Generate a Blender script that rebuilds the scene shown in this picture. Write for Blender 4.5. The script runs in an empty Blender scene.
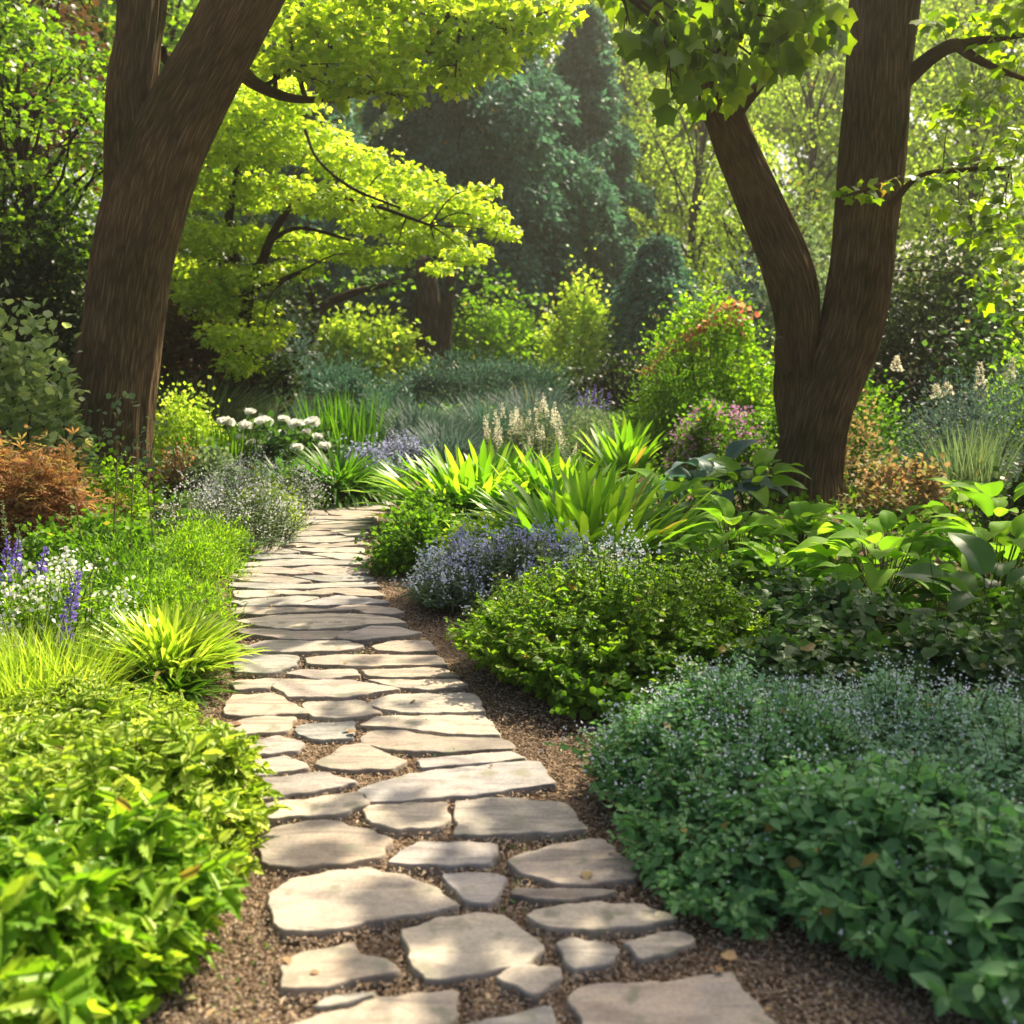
import bpy, math, random
import numpy as np
from mathutils import Vector
R = math.radians
SC = bpy.context.scene
COL = SC.collection
# ------------------------------------------------------------------ camera, sky, sun, exposure
PITCH = R(9.92); F = 1098.0; CH = 1.65
cam_d = bpy.data.cameras.new('camera'); cam = bpy.data.objects.new('camera', cam_d); COL.objects.link(cam)
cam.location = (0, 0, CH); cam.rotation_euler = (math.pi/2-PITCH, 0, 0)
cam_d.sensor_width = 36; cam_d.lens = 36*F/1024; cam_d.clip_start = .05; cam_d.clip_end = 2000
cam_d.dof.use_dof = True; cam_d.dof.focus_distance = 6.2; cam_d.dof.aperture_fstop = 2.5
SC.camera = cam
SUN_EL, SUN_AZ = R(50), R(41)
TOSUN = np.array((math.cos(SUN_EL)*math.sin(SUN_AZ), math.cos(SUN_EL)*math.cos(SUN_AZ), math.sin(SUN_EL)))
w = bpy.data.worlds.new('World'); SC.world = w; w.use_nodes = True
nt = w.node_tree; bg = nt.nodes['Background']; sk = nt.nodes.new('ShaderNodeTexSky')
sk.sky_type = 'NISHITA'; sk.sun_disc = False; sk.sun_elevation = SUN_EL; sk.sun_rotation = SUN_AZ
sk.ozone_density = .2; sk.dust_density = 6.0; sk.air_density = .7
nt.links.new(sk.outputs[0], bg.inputs[0]); bg.inputs[1].default_value = .105
sd = bpy.data.lights.new('sun', 'SUN'); sd.energy = 5.0; sd.angle = R(.5); sd.color = (1, .87, .64)
so = bpy.data.objects.new('sun', sd); COL.objects.link(so); so.location = (30, 30, 40)
so.rotation_euler = Vector(-TOSUN).to_track_quat('-Z', 'Y').to_euler()
SC.view_settings.view_transform = 'Standard'; SC.view_settings.look = 'None'
SC.view_settings.exposure = 1.32; SC.view_settings.gamma = 1
SC.render.engine = 'CYCLES'
cy = SC.cycles
cy.use_denoising = True; cy.max_bounces = 7; cy.diffuse_bounces = 5; cy.glossy_bounces = 2; cy.transmission_bounces = 3
cy.volume_bounces = 0; cy.sample_clamp_indirect = 6; cy.caustics_reflective = False; cy.caustics_refractive = False

# ------------------------------------------------------------------ pixel helpers
def ray(px, py):
    u = (px-512)/F; v = (512-py)/F
    return np.array((u, math.cos(PITCH)+v*math.sin(PITCH), -math.sin(PITCH)+v*math.cos(PITCH)))
def at(px, py, Y):
    d = ray(px, py); t = Y/d[1]; return np.array((d[0]*t, Y, CH+d[2]*t))
def G(px, py, z=0.):
    d = ray(px, py); t = (z-CH)/d[2]; return np.array((d[0]*t, d[1]*t, z))

# ------------------------------------------------------------------ materials
def nodes(name):
    m = bpy.data.materials.new(name); m.use_nodes = True
    n = m.node_tree; n.nodes.clear()
    out = n.nodes.new('ShaderNodeOutputMaterial')
    return m, n, out
def N(n, t, **k):
    x = n.nodes.new(t)
    for a, b in k.items():
        if a.startswith('i_'):
            key = a[2:]; x.inputs[int(key) if key.isdigit() else key].default_value = b
        else: setattr(x, a, b)
    return x
def ramp(n, stops, fac):
    r = n.nodes.new('ShaderNodeValToRGB'); e = r.color_ramp.elements
    while len(e) < len(stops): e.new(.5)
    for i, (p, c) in enumerate(stops): e[i].position = p; e[i].color = (*c, 1)
    n.links.new(fac, r.inputs[0]); return r
def leaf_mat(name, cols, trans=.5, tint=(1.9, 2.1, .8), gloss=.05, rough=.42, var=.35):
    """thin leaf: diffuse both sides, light coming through, a little sheen; hue varies leaf by leaf and plant by plant"""
    m, n, out = nodes(name); L = n.links.new
    g = N(n, 'ShaderNodeNewGeometry'); tc = N(n, 'ShaderNodeTexCoord')
    no = N(n, 'ShaderNodeTexNoise', i_Scale=2.6, i_Detail=2.0); L(tc.outputs['Object'], no.inputs['Vector'])
    mx = N(n, 'ShaderNodeMath', operation='MULTIPLY_ADD'); L(no.outputs['Fac'], mx.inputs[0]); mx.inputs[1].default_value = var*1.6; mx.inputs[2].default_value = -var*.8
    ad = N(n, 'ShaderNodeMath', operation='ADD', use_clamp=True); L(g.outputs['Random Per Island'], ad.inputs[0]); L(mx.outputs[0], ad.inputs[1])
    k = len(cols); r = ramp(n, [(i/(k-1) if k > 1 else 0, c) for i, c in enumerate(cols)], ad.outputs[0])
    if gloss:                                                          # a few spent, yellowed leaves
        f1 = N(n, 'ShaderNodeMath', operation='MULTIPLY'); L(g.outputs['Random Per Island'], f1.inputs[0]); f1.inputs[1].default_value = 37.3
        f2 = N(n, 'ShaderNodeMath', operation='FRACT'); L(f1.outputs[0], f2.inputs[0])
        f3 = N(n, 'ShaderNodeMath', operation='GREATER_THAN'); L(f2.outputs[0], f3.inputs[0]); f3.inputs[1].default_value = .993
        old = N(n, 'ShaderNodeMix', data_type='RGBA'); L(f3.outputs[0], old.inputs[0]); L(r.outputs[0], old.inputs[6]); old.inputs[7].default_value = (.26, .2, .06, 1); rc_ = old.outputs[2]
    else: rc_ = r.outputs[0]
    ti = N(n, 'ShaderNodeMix', data_type='RGBA', blend_type='MULTIPLY'); ti.inputs[0].default_value = 1
    L(rc_, ti.inputs[6]); ti.inputs[7].default_value = (*tint, 1)
    d = N(n, 'ShaderNodeBsdfDiffuse'); L(rc_, d.inputs[0])
    t = N(n, 'ShaderNodeBsdfTranslucent'); L(ti.outputs[2], t.inputs[0])
    a = N(n, 'ShaderNodeMixShader', i_0=trans); L(d.outputs[0], a.inputs[1]); L(t.outputs[0], a.inputs[2])
    gl = N(n, 'ShaderNodeBsdfGlossy', i_Roughness=rough); lw = N(n, 'ShaderNodeFresnel', i_IOR=1.38)
    mm = N(n, 'ShaderNodeMath', operation='MULTIPLY'); L(lw.outputs[0], mm.inputs[0]); mm.inputs[1].default_value = gloss*9
    cl = N(n, 'ShaderNodeMath', operation='MINIMUM'); L(mm.outputs[0], cl.inputs[0]); cl.inputs[1].default_value = gloss*1.1
    b = N(n, 'ShaderNodeMixShader'); L(cl.outputs[0], b.inputs[0]); L(a.outputs[0], b.inputs[1]); L(gl.outputs[0], b.inputs[2])
    L(b.outputs[0], out.inputs[0]); return m
def bark_mat(name, dark, light, uvs=(26, 1.3), bump=.9):
    m, n, out = nodes(name); L = n.links.new
    uv = N(n, 'ShaderNodeUVMap'); mp = N(n, 'ShaderNodeMapping'); mp.inputs['Scale'].default_value = (uvs[0], uvs[1], 1); L(uv.outputs[0], mp.inputs[0])
    n1 = N(n, 'ShaderNodeTexNoise', i_Scale=1.0, i_Detail=6.0, i_Roughness=.62, i_Distortion=.35); L(mp.outputs[0], n1.inputs['Vector'])
    mp2 = N(n, 'ShaderNodeMapping'); mp2.inputs['Scale'].default_value = (uvs[0]*1.75, uvs[1]*1.5, 1); L(uv.outputs[0], mp2.inputs[0])
    vo = N(n, 'ShaderNodeTexVoronoi', feature='DISTANCE_TO_EDGE', i_Scale=1.0); 
    ds = N(n, 'ShaderNodeMix', data_type='RGBA', blend_type='ADD'); ds.inputs[0].default_value = .8; L(mp2.outputs[0], ds.inputs[6]); L(n1.outputs['Color'], ds.inputs[7])
    L(ds.outputs[2], vo.inputs['Vector'])
    mr = N(n, 'ShaderNodeMapRange'); L(vo.outputs['Distance'], mr.inputs[0]); mr.inputs[1].default_value = 0; mr.inputs[2].default_value = .42
    nb_ = N(n, 'ShaderNodeMath', operation='MULTIPLY_ADD'); L(n1.outputs['Fac'], nb_.inputs[0]); nb_.inputs[1].default_value = .5; nb_.inputs[2].default_value = .3
    mu = N(n, 'ShaderNodeMath', operation='MULTIPLY'); L(mr.outputs[0], mu.inputs[0]); L(nb_.outputs[0], mu.inputs[1])
    tc = N(n, 'ShaderNodeTexCoord'); big = N(n, 'ShaderNodeTexNoise', i_Scale=2.2, i_Detail=4.0); L(tc.outputs['Object'], big.inputs['Vector'])
    md = tuple((a+b)/2 for a, b in zip(dark, light))
    r = ramp(n, [(.05, dark), (.35, md), (.7, light)], mu.outputs[0])
    r2 = ramp(n, [(.3, (.62, .72, .5)), (.45, (.86, .84, .78)), (.66, (1.25, 1.18, 1.08))], big.outputs['Fac'])
    mc = N(n, 'ShaderNodeMix', data_type='RGBA', blend_type='MULTIPLY'); mc.inputs[0].default_value = 1; L(r.outputs[0], mc.inputs[6]); L(r2.outputs[0], mc.inputs[7])
    p = N(n, 'ShaderNodeBsdfPrincipled', i_Roughness=1.0); p.inputs['Specular IOR Level'].default_value = .04; L(mc.outputs[2], p.inputs['Base Color'])
    bp = N(n, 'ShaderNodeBump', i_Strength=bump, i_Distance=.03); L(mu.outputs[0], bp.inputs['Height']); L(bp.outputs[0], p.inputs['Normal'])
    L(p.outputs[0], out.inputs[0]); return m
def stone_mat():
    m, n, out = nodes('sandstone'); L = n.links.new
    tc = N(n, 'ShaderNodeTexCoord'); oi = N(n, 'ShaderNodeObjectInfo')
    cx = N(n, 'ShaderNodeCombineXYZ'); L(oi.outputs['Random'], cx.inputs[0]); L(oi.outputs['Random'], cx.inputs[1])
    sc = N(n, 'ShaderNodeVectorMath', operation='SCALE'); L(cx.outputs[0], sc.inputs[0]); sc.inputs[3].default_value = 37
    ad = N(n, 'ShaderNodeVectorMath', operation='ADD'); L(tc.outputs['Object'], ad.inputs[0]); L(sc.outputs[0], ad.inputs[1])
    a = N(n, 'ShaderNodeTexNoise', i_Scale=2.4, i_Detail=7.0, i_Roughness=.6, i_Distortion=.6); L(ad.outputs[0], a.inputs['Vector'])
    mp = N(n, 'ShaderNodeMapping'); mp.inputs['Scale'].default_value = (3, 17, 6); mp.inputs['Rotation'].default_value = (0, 0, .15); L(ad.outputs[0], mp.inputs[0])
    b = N(n, 'ShaderNodeTexNoise', i_Scale=1.0, i_Detail=6.0, i_Distortion=1.2); L(mp.outputs[0], b.inputs['Vector'])
    f = N(n, 'ShaderNodeTexNoise', i_Scale=90.0, i_Detail=3.0); L(ad.outputs[0], f.inputs['Vector'])
    base = ramp(n, [(0, (.2, .175, .15)), (.2, (.31, .265, .21)), (.4, (.235, .235, .22)), (.6, (.35, .31, .25)), (.8, (.28, .24, .205)), (1, (.26, .25, .245))], oi.outputs['Random'])
    ra = ramp(n, [(.3, (.6, .6, .6)), (.48, (.98, .98, .98)), (.7, (1.25, 1.17, 1.06))], a.outputs['Fac'])
    rb = ramp(n, [(.33, (.68, .66, .67)), (.5, (1, 1, 1)), (.72, (1.16, 1.12, 1.05))], b.outputs['Fac'])
    rf = ramp(n, [(.3, (.82, .82, .82)), (.6, (1.06, 1.06, 1.06))], f.outputs['Fac'])
    c = base
    o = base.outputs[0]
    for x in (ra, rb, rf):
        mc = N(n, 'ShaderNodeMix', data_type='RGBA', blend_type='MULTIPLY'); mc.inputs[0].default_value = 1
        L(o, mc.inputs[6]); L(x.outputs[0], mc.inputs[7]); o = mc.outputs[2]
    sp = N(n, 'ShaderNodeTexNoise', i_Scale=11.0, i_Detail=5.0); L(ad.outputs[0], sp.inputs['Vector'])
    rs = ramp(n, [(.57, (0, 0, 0)), (.7, (1, 1, 1))], sp.outputs['Fac'])
    mo = N(n, 'ShaderNodeMix', data_type='RGBA'); L(rs.outputs[0], mo.inputs[0]); L(o, mo.inputs[6]); mo.inputs[7].default_value = (.17, .165, .12, 1)
    p = N(n, 'ShaderNodeBsdfPrincipled', i_Roughness=.82); p.inputs['Specular IOR Level'].default_value = .3; L(mo.outputs[2], p.inputs['Base Color'])
    hm = N(n, 'ShaderNodeMath', operation='ADD'); L(b.outputs['Fac'], hm.inputs[0]); L(a.outputs['Fac'], hm.inputs[1])
    bp = N(n, 'ShaderNodeBump', i_Strength=.55, i_Distance=.012); L(hm.outputs[0], bp.inputs['Height'])
    bp2 = N(n, 'ShaderNodeBump', i_Strength=.35, i_Distance=.002); L(f.outputs['Fac'], bp2.inputs['Height']); L(bp.outputs[0], bp2.inputs['Normal'])
    L(bp2.outputs[0], p.inputs['Normal']); L(p.outputs[0], out.inputs[0]); return m
def soil_mat():
    m, n, out = nodes('mulch_soil'); L = n.links.new
    tc = N(n, 'ShaderNodeTexCoord')
    a = N(n, 'ShaderNodeTexNoise', i_Scale=1.3, i_Detail=5.0); L(tc.outputs['Object'], a.inputs['Vector'])
    v = N(n, 'ShaderNodeTexVoronoi', i_Scale=75.0); L(tc.outputs['Object'], v.inputs['Vector'])
    f = N(n, 'ShaderNodeTexNoise', i_Scale=140.0, i_Detail=4.0); L(tc.outputs['Object'], f.inputs['Vector'])
    r = ramp(n, [(.1, (.07, .045, .028)), (.5, (.16, .11, .07)), (.9, (.28, .21, .14))], v.outputs['Color'])
    r2 = ramp(n, [(.35, (.65, .62, .6)), (.65, (1.2, 1.15, 1.1))], a.outputs['Fac'])
    mc = N(n, 'ShaderNodeMix', data_type='RGBA', blend_type='MULTIPLY'); mc.inputs[0].default_value = 1; L(r.outputs[0], mc.inputs[6]); L(r2.outputs[0], mc.inputs[7])
    p = N(n, 'ShaderNodeBsdfPrincipled', i_Roughness=.95); p.inputs['Specular IOR Level'].default_value = .15; L(mc.outputs[2], p.inputs['Base Color'])
    hm = N(n, 'ShaderNodeMath', operation='ADD'); L(v.outputs['Distance'], hm.inputs[0]); L(f.outputs['Fac'], hm.inputs[1])
    bp = N(n, 'ShaderNodeBump', i_Strength=.9, i_Distance=.015); L(hm.outputs[0], bp.inputs['Height']); L(bp.outputs[0], p.inputs['Normal'])
    L(p.outputs[0], out.inputs[0]); return m
def chip_mat(name, cols):
    m, n, out = nodes(name); L = n.links.new
    g = N(n, 'ShaderNodeNewGeometry'); r = ramp(n, [(i/(len(cols)-1), c) for i, c in enumerate(cols)], g.outputs['Random Per Island'])
    p = N(n, 'ShaderNodeBsdfPrincipled', i_Roughness=.9); p.inputs['Specular IOR Level'].default_value = .2; L(r.outputs[0], p.inputs['Base Color']); L(p.outputs[0], out.inputs[0]); return m

M = {}
def lm(k, *a, **kw): M[k] = leaf_mat(k, *a, **kw)
lm('lime_leaf', [(.2, .34, .02), (.34, .48, .04), (.5, .6, .11)], trans=.5, tint=(1.5, 1.5, .8), gloss=.05)
lm('lime_deep_leaf', [(.1, .23, .016), (.2, .36, .025), (.38, .52, .06)], trans=.5, tint=(1.6, 1.7, .6), gloss=.03)
lm('mint_leaf', [(.085, .21, .075), (.13, .28, .11), (.2, .37, .155)], trans=.42, tint=(1.35, 1.6, .9), gloss=.03)
lm('mint_grey_leaf', [(.15, .29, .14), (.2, .36, .19), (.27, .43, .26)], trans=.4, tint=(1.2, 1.4, .95), gloss=.02)
lm('green_leaf', [(.045, .109, .011), (.075, .160, .016), (.120, .217, .023)], trans=.5, tint=(1.9, 2.1, 0.6), gloss=.03)
lm('fresh_leaf', [(.09, .2, .014), (.14, .27, .02), (.22, .34, .03)], trans=.55, tint=(1.9, 1.9, .5), gloss=.035)
lm('dark_leaf', [(.035, .085, .022), (.055, .125, .032), (.09, .17, .045)], trans=.42, tint=(1.6, 1.8, .7), gloss=.05)
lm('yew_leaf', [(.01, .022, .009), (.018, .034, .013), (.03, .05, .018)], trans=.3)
lm('hosta_leaf', [(.09, .21, .022), (.14, .28, .03), (.22, .37, .045)], trans=.52, gloss=.012, rough=.55, tint=(1.8, 1.8, .6))
lm('blue_hosta_leaf', [(.06, .12, .1), (.09, .16, .13)], trans=.35, tint=(1.2, 1.5, 1.1))
lm('strap_leaf', [(.09, .22, .016), (.17, .33, .025), (.29, .45, .05)], trans=.55, tint=(1.8, 1.8, .6), gloss=.05)
lm('fern_leaf', [(.038, .109, .013), (.068, .160, .018), (.105, .217, .023)], trans=.5, tint=(1.9, 2.1, 0.6), gloss=.03)
lm('grey_leaf', [(.1, .16, .08), (.15, .21, .115), (.21, .27, .15)], trans=.42, tint=(1.4, 1.5, .9), gloss=.02)
lm('blue_grey_leaf', [(.045, .08, .075), (.07, .11, .1), (.1, .145, .13)], trans=.35, tint=(1.2, 1.4, 1.1), gloss=.03)
lm('juniper_leaf', [(.034, .083, .056), (.061, .128, .088), (.095, .173, .125)], trans=.3, tint=(1.2, 1.4, 1.1), gloss=.03)
lm('bronze_leaf', [(.22, .1, .045), (.32, .17, .08), (.27, .25, .08)], trans=.5, tint=(1.5, 1.4, .9), gloss=.02)
lm('russet_leaf', [(.07, .035, .018), (.1, .055, .025), (.06, .06, .02)], trans=.4, tint=(1.7, 1.4, .9))
lm('pale_leaf', [(.16, .24, .09), (.27, .35, .15), (.4, .46, .25)], trans=.45, tint=(1.4, 1.5, .8), gloss=.04)
lm('peach_leaf', [(.16, .18, .07), (.3, .2, .12), (.22, .24, .09)], trans=.45, tint=(1.5, 1.4, .9), gloss=.02)
lm('red_leaf', [(.4, .13, .09), (.5, .2, .13), (.45, .3, .14)], trans=.5, tint=(1.4, 1.2, 1), gloss=.02)
lm('maple_leaf', [(.18, .3, .014), (.28, .41, .03), (.43, .53, .09)], trans=.62, tint=(2.0, 1.85, .8), gloss=.03)
lm('maple_green_leaf', [(.06, .15, .01), (.1, .2, .014), (.17, .27, .022)], trans=.58, tint=(2.1, 2.0, .5), gloss=.03)
lm('broad_leaf', [(.06, .13, .01), (.11, .19, .013), (.18, .27, .018)], trans=.6, gloss=.04, tint=(2.3, 2.2, .45))
lm('conifer_leaf', [(.05, .12, .085), (.08, .17, .125), (.12, .22, .17)], trans=.4, tint=(1.2, 1.5, 1.), gloss=.02)
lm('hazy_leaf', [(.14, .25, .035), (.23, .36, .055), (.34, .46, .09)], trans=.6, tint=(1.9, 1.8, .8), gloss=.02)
lm('wood_leaf', [(.05, .11, .016), (.08, .16, .024), (.13, .21, .035)], trans=.5, tint=(1.9, 1.9, .6), gloss=.02)
lm('cream_petal', [(.55, .5, .36), (.7, .66, .5), (.78, .76, .64)], trans=.4, tint=(1.15, 1.15, 1.1), gloss=0)
lm('white_petal', [(.72, .72, .66), (.8, .8, .76)], trans=.35, tint=(1.1, 1.1, 1.05), gloss=0)
lm('blue_petal', [(.27, .27, .52), (.38, .38, .62), (.5, .5, .7)], trans=.4, tint=(1.2, 1.2, 1.2), gloss=0)
lm('pale_blue_petal', [(.5, .57, .66), (.6, .66, .73), (.7, .74, .78)], trans=.35, tint=(1.1, 1.1, 1.1), gloss=0)
lm('violet_petal', [(.13, .08, .42), (.2, .13, .5), (.3, .22, .58)], trans=.4, tint=(1.2, 1.2, 1.2), gloss=0)
lm('lilac_petal', [(.5, .5, .52), (.6, .6, .6), (.7, .7, .68)], trans=.4, tint=(1.1, 1.1, 1.1), gloss=0)
lm('pink_petal', [(.45, .18, .3), (.55, .3, .42), (.5, .36, .55)], trans=.4, tint=(1.2, 1.1, 1.2), gloss=0)
lm('coral_petal', [(.5, .17, .08), (.6, .26, .12), (.62, .4, .2)], trans=.4, tint=(1.3, 1.2, 1.1), gloss=0)
lm('gold_centre', [(.55, .4, .05), (.65, .5, .08)], trans=.2, tint=(1.1, 1.1, 1), gloss=0)
lm('green_stem', [(.05, .08, .02), (.08, .11, .03), (.1, .1, .04)], trans=.2)
lm('brown_stem', [(.07, .05, .03), (.1, .07, .04)], trans=.1)
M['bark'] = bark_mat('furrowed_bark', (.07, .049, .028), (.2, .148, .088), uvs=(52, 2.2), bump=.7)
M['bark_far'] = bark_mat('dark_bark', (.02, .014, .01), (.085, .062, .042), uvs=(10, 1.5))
M['stone'] = stone_mat(); M['soil'] = soil_mat()
M['chip'] = chip_mat('bark_chip', [(.07, .045, .026), (.15, .1, .06), (.25, .18, .115), (.4, .31, .21)])
chip_mat_l = chip_mat('litter', [(.13, .075, .04), (.22, .14, .07), (.28, .2, .1), (.16, .16, .06)])
M['grit'] = chip_mat('grit', [(.16, .12, .085), (.28, .22, .16), (.42, .35, .27)])

# ------------------------------------------------------------------ mesh building
class MB:
    def __init__(s): s.V = []; s.T = []; s.I = []; s.U = []; s.n = 0
    def add(s, v, t, mi=0, uv=None):
        v = np.asarray(v, np.float32).reshape(-1, 3); t = np.asarray(t, np.int64).reshape(-1, 3)
        s.V.append(v); s.T.append(t+s.n); s.I.append(np.full(len(t), mi, np.int32)); s.n += len(v)
        s.U.append(np.zeros((len(t)*3, 2), np.float32) if uv is None else np.asarray(uv, np.float32).reshape(-1, 2)); return s
    def build(s, name, mats, parent=None, smooth=True):
        V = np.concatenate(s.V); T = np.concatenate(s.T).astype(np.int32); I = np.concatenate(s.I); U = np.concatenate(s.U)
        me = bpy.data.meshes.new(name)
        me.vertices.add(len(V)); me.vertices.foreach_set('co', V.ravel())
        me.loops.add(len(T)*3); me.loops.foreach_set('vertex_index', T.ravel())
        me.polygons.add(len(T)); me.polygons.foreach_set('loop_start', np.arange(0, len(T)*3, 3, dtype=np.int32))
        if not isinstance(mats, (list, tuple)): mats = [mats]
        for m in mats: me.materials.append(m)
        me.polygons.foreach_set('material_index', I)
        me.polygons.foreach_set('use_smooth', np.full(len(T), smooth))
        if U.any(): me.uv_layers.new(name='UVMap').data.foreach_set('uv', U.ravel())
        me.update(calc_edges=True)
        o = bpy.data.objects.new(name, me); COL.objects.link(o)
        if parent: o.parent = parent
        return o
def tag(o, label=None, cat=None, group=None, kind=None):
    for k, v in (('label', label), ('category', cat), ('group', group), ('kind', kind)):
        if v: o[k] = v
    return o
def thing(name, label, cat, loc=(0, 0, 0), group=None):
    o = bpy.data.objects.new(name, None); COL.objects.link(o); o.location = loc; o.empty_display_size = .1
    return tag(o, label, cat, group)
def dup(root, loc, rz=0., s=1., label=None):
    r = root.copy(); COL.objects.link(r); r.location = loc; r.rotation_euler = (0, 0, rz); r.scale = (s, s, s)
    if label: r['label'] = label
    for ch in list(root.children):
        c = ch.copy(); COL.objects.link(c); c.parent = r
    return r
def nrm(a): return a/np.maximum(np.linalg.norm(a, axis=-1, keepdims=True), 1e-9)
def tpl(v, t): return np.array(v, np.float32), np.array(t, np.int64)
RH = tpl([(0, 0, 0), (.5, .45, .04), (0, 1, -.08), (-.5, .45, .04)], [(0, 1, 3), (1, 2, 3)])           # diamond leaf
LF = tpl([(0, 0, 0), (-.42, .3, .07), (0, .3, 0), (.42, .3, .07), (-.4, .62, .05), (0, .64, -.02), (.4, .62, .05), (0, 1, -.16)],
         [(0, 2, 1), (0, 3, 2), (1, 2, 5), (1, 5, 4), (2, 3, 6), (2, 6, 5), (4, 5, 7), (5, 6, 7)])     # folded ovate leaf
def lobed():                                                                                          # five-lobed maple-like leaf
    pts = []
    for a, r in ((-165, .42), (-130, .64), (-98, .55), (-62, .84), (-33, .62), (0, 1.0), (33, .62), (62, .84), (98, .55), (130, .64), (165, .42)):
        pts.append((math.sin(R(a))*r*.62, .36+math.cos(R(a))*r*.62, -.2*r*r+.1*abs(math.sin(R(a)))))
    v = [(0, .33, .04)]+pts
    return tpl(v, [(0, i, i+1) for i in range(1, 11)]+[(0, 11, 1)])
LB = lobed()
PM = tpl([(0, 0, 0), (.13, .45, .02), (0, 1, -.1), (-.13, .45, .02), (.62, .3, 0), (.9, .75, -.12), (.42, .5, 0), (-.62, .3, 0), (-.42, .5, 0), (-.9, .75, -.12)],
         [(0, 1, 3), (1, 2, 3), (0, 4, 6), (4, 5, 6), (0, 8, 7), (8, 9, 7)])                           # fine palmate leaf
NE = tpl([(-.06, 0, 0), (.06, 0, 0), (.05, .6, .02), (0, 1, -.05), (-.05, .6, .02)], [(0, 1, 2), (0, 2, 4), (4, 2, 3)])  # needle / fine blade
PT = tpl([(0, 0, 0), (.45, .6, .12), (.2, 1, .05), (-.2, 1, .05), (-.45, .6, .12)], [(0, 1, 2), (0, 2, 3), (0, 3, 4)])   # petal
def serrate():
    v = [(0, 0, 0), (0, .35, -.01), (0, .7, -.05), (0, 1, -.2)]; t = []
    for s in (-1, 1):
        k = len(v); pts = [(.2, .08), (.3, .22), (.25, .24), (.36, .42), (.28, .44), (.3, .6), (.21, .62), (.2, .78), (.12, .79)]
        v += [(s*x, y, .1*x-.14*y*y+.03) for x, y in pts]
        mid = [0, 0, 1, 1, 1, 2, 2, 2, 2]
        for i in range(8): t.append((mid[i], k+i, k+i+1)); 
        for i in range(8):
            if mid[i] != mid[i+1]: t.append((mid[i], k+i+1, mid[i+1]))
        t.append((2, k+8, 3)); t.append((0, k, k))
    return tpl(v, [q for q in t if len(set(q)) == 3])
SR = serrate()
def hosta_tpl():
    v = []; t = []; nu, nv = 14, 8
    for j in range(nv+1):
        y = j/nv; wdt = .40*(math.sin(math.pi*min(1, y*.93+.04)**.72))**.8 if j < nv else .0
        for i in range(nu+1):
            u = i/nu*2-1
            v.append((u*wdt, y, .16*abs(u)*wdt*2*(1-y*.6)+(.022*math.sin(u*22)+.03*math.sin(y*9+u*2)*abs(u))*wdt*2 + .12*math.sin(y*2.4) - .38*y*y))
    for j in range(nv):
        for i in range(nu):
            a = j*(nu+1)+i; b = a+nu+1; t += [(a, a+1, b+1), (a, b+1, b)]
    return tpl(v, t)
HO = hosta_tpl()
def frames(D, Nn):
    D = nrm(D); S = nrm(np.cross(D, Nn)); return S, D, np.cross(S, D)
def leaves(mb, T, P, D, Nn, S, mi=0, wid=1.):
    """one copy of the template per row: at P, pointing along D, facing Nn, S long"""
    v, t = T; n = len(P)
    if n == 0: return
    X, Y, Z = frames(D, Nn); S = np.broadcast_to(np.asarray(S, float), (n,)); W = np.broadcast_to(np.asarray(wid, float), (n,))
    VV = P[:, None, :] + S[:, None, None]*(v[None, :, 0, None]*W[:, None, None]*X[:, None, :] + v[None, :, 1, None]*Y[:, None, :] + v[None, :, 2, None]*Z[:, None, :])
    TT = t[None] + (np.arange(n)*len(v))[:, None, None]
    mb.add(VV, TT, mi)
def catmull(P, k):
    P = np.asarray(P, float); Q = np.vstack([2*P[0]-P[1], P, 2*P[-1]-P[-2]]); out = []
    for i in range(len(P)-1):
        a, b, c, d = Q[i:i+4]
        for s in np.arange(k)/k:
            out.append(.5*((2*b)+(-a+c)*s+(2*a-5*b+4*c-d)*s*s+(-a+3*b-3*c+d)*s**3))
    out.append(P[-1]); return np.array(out)
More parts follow.
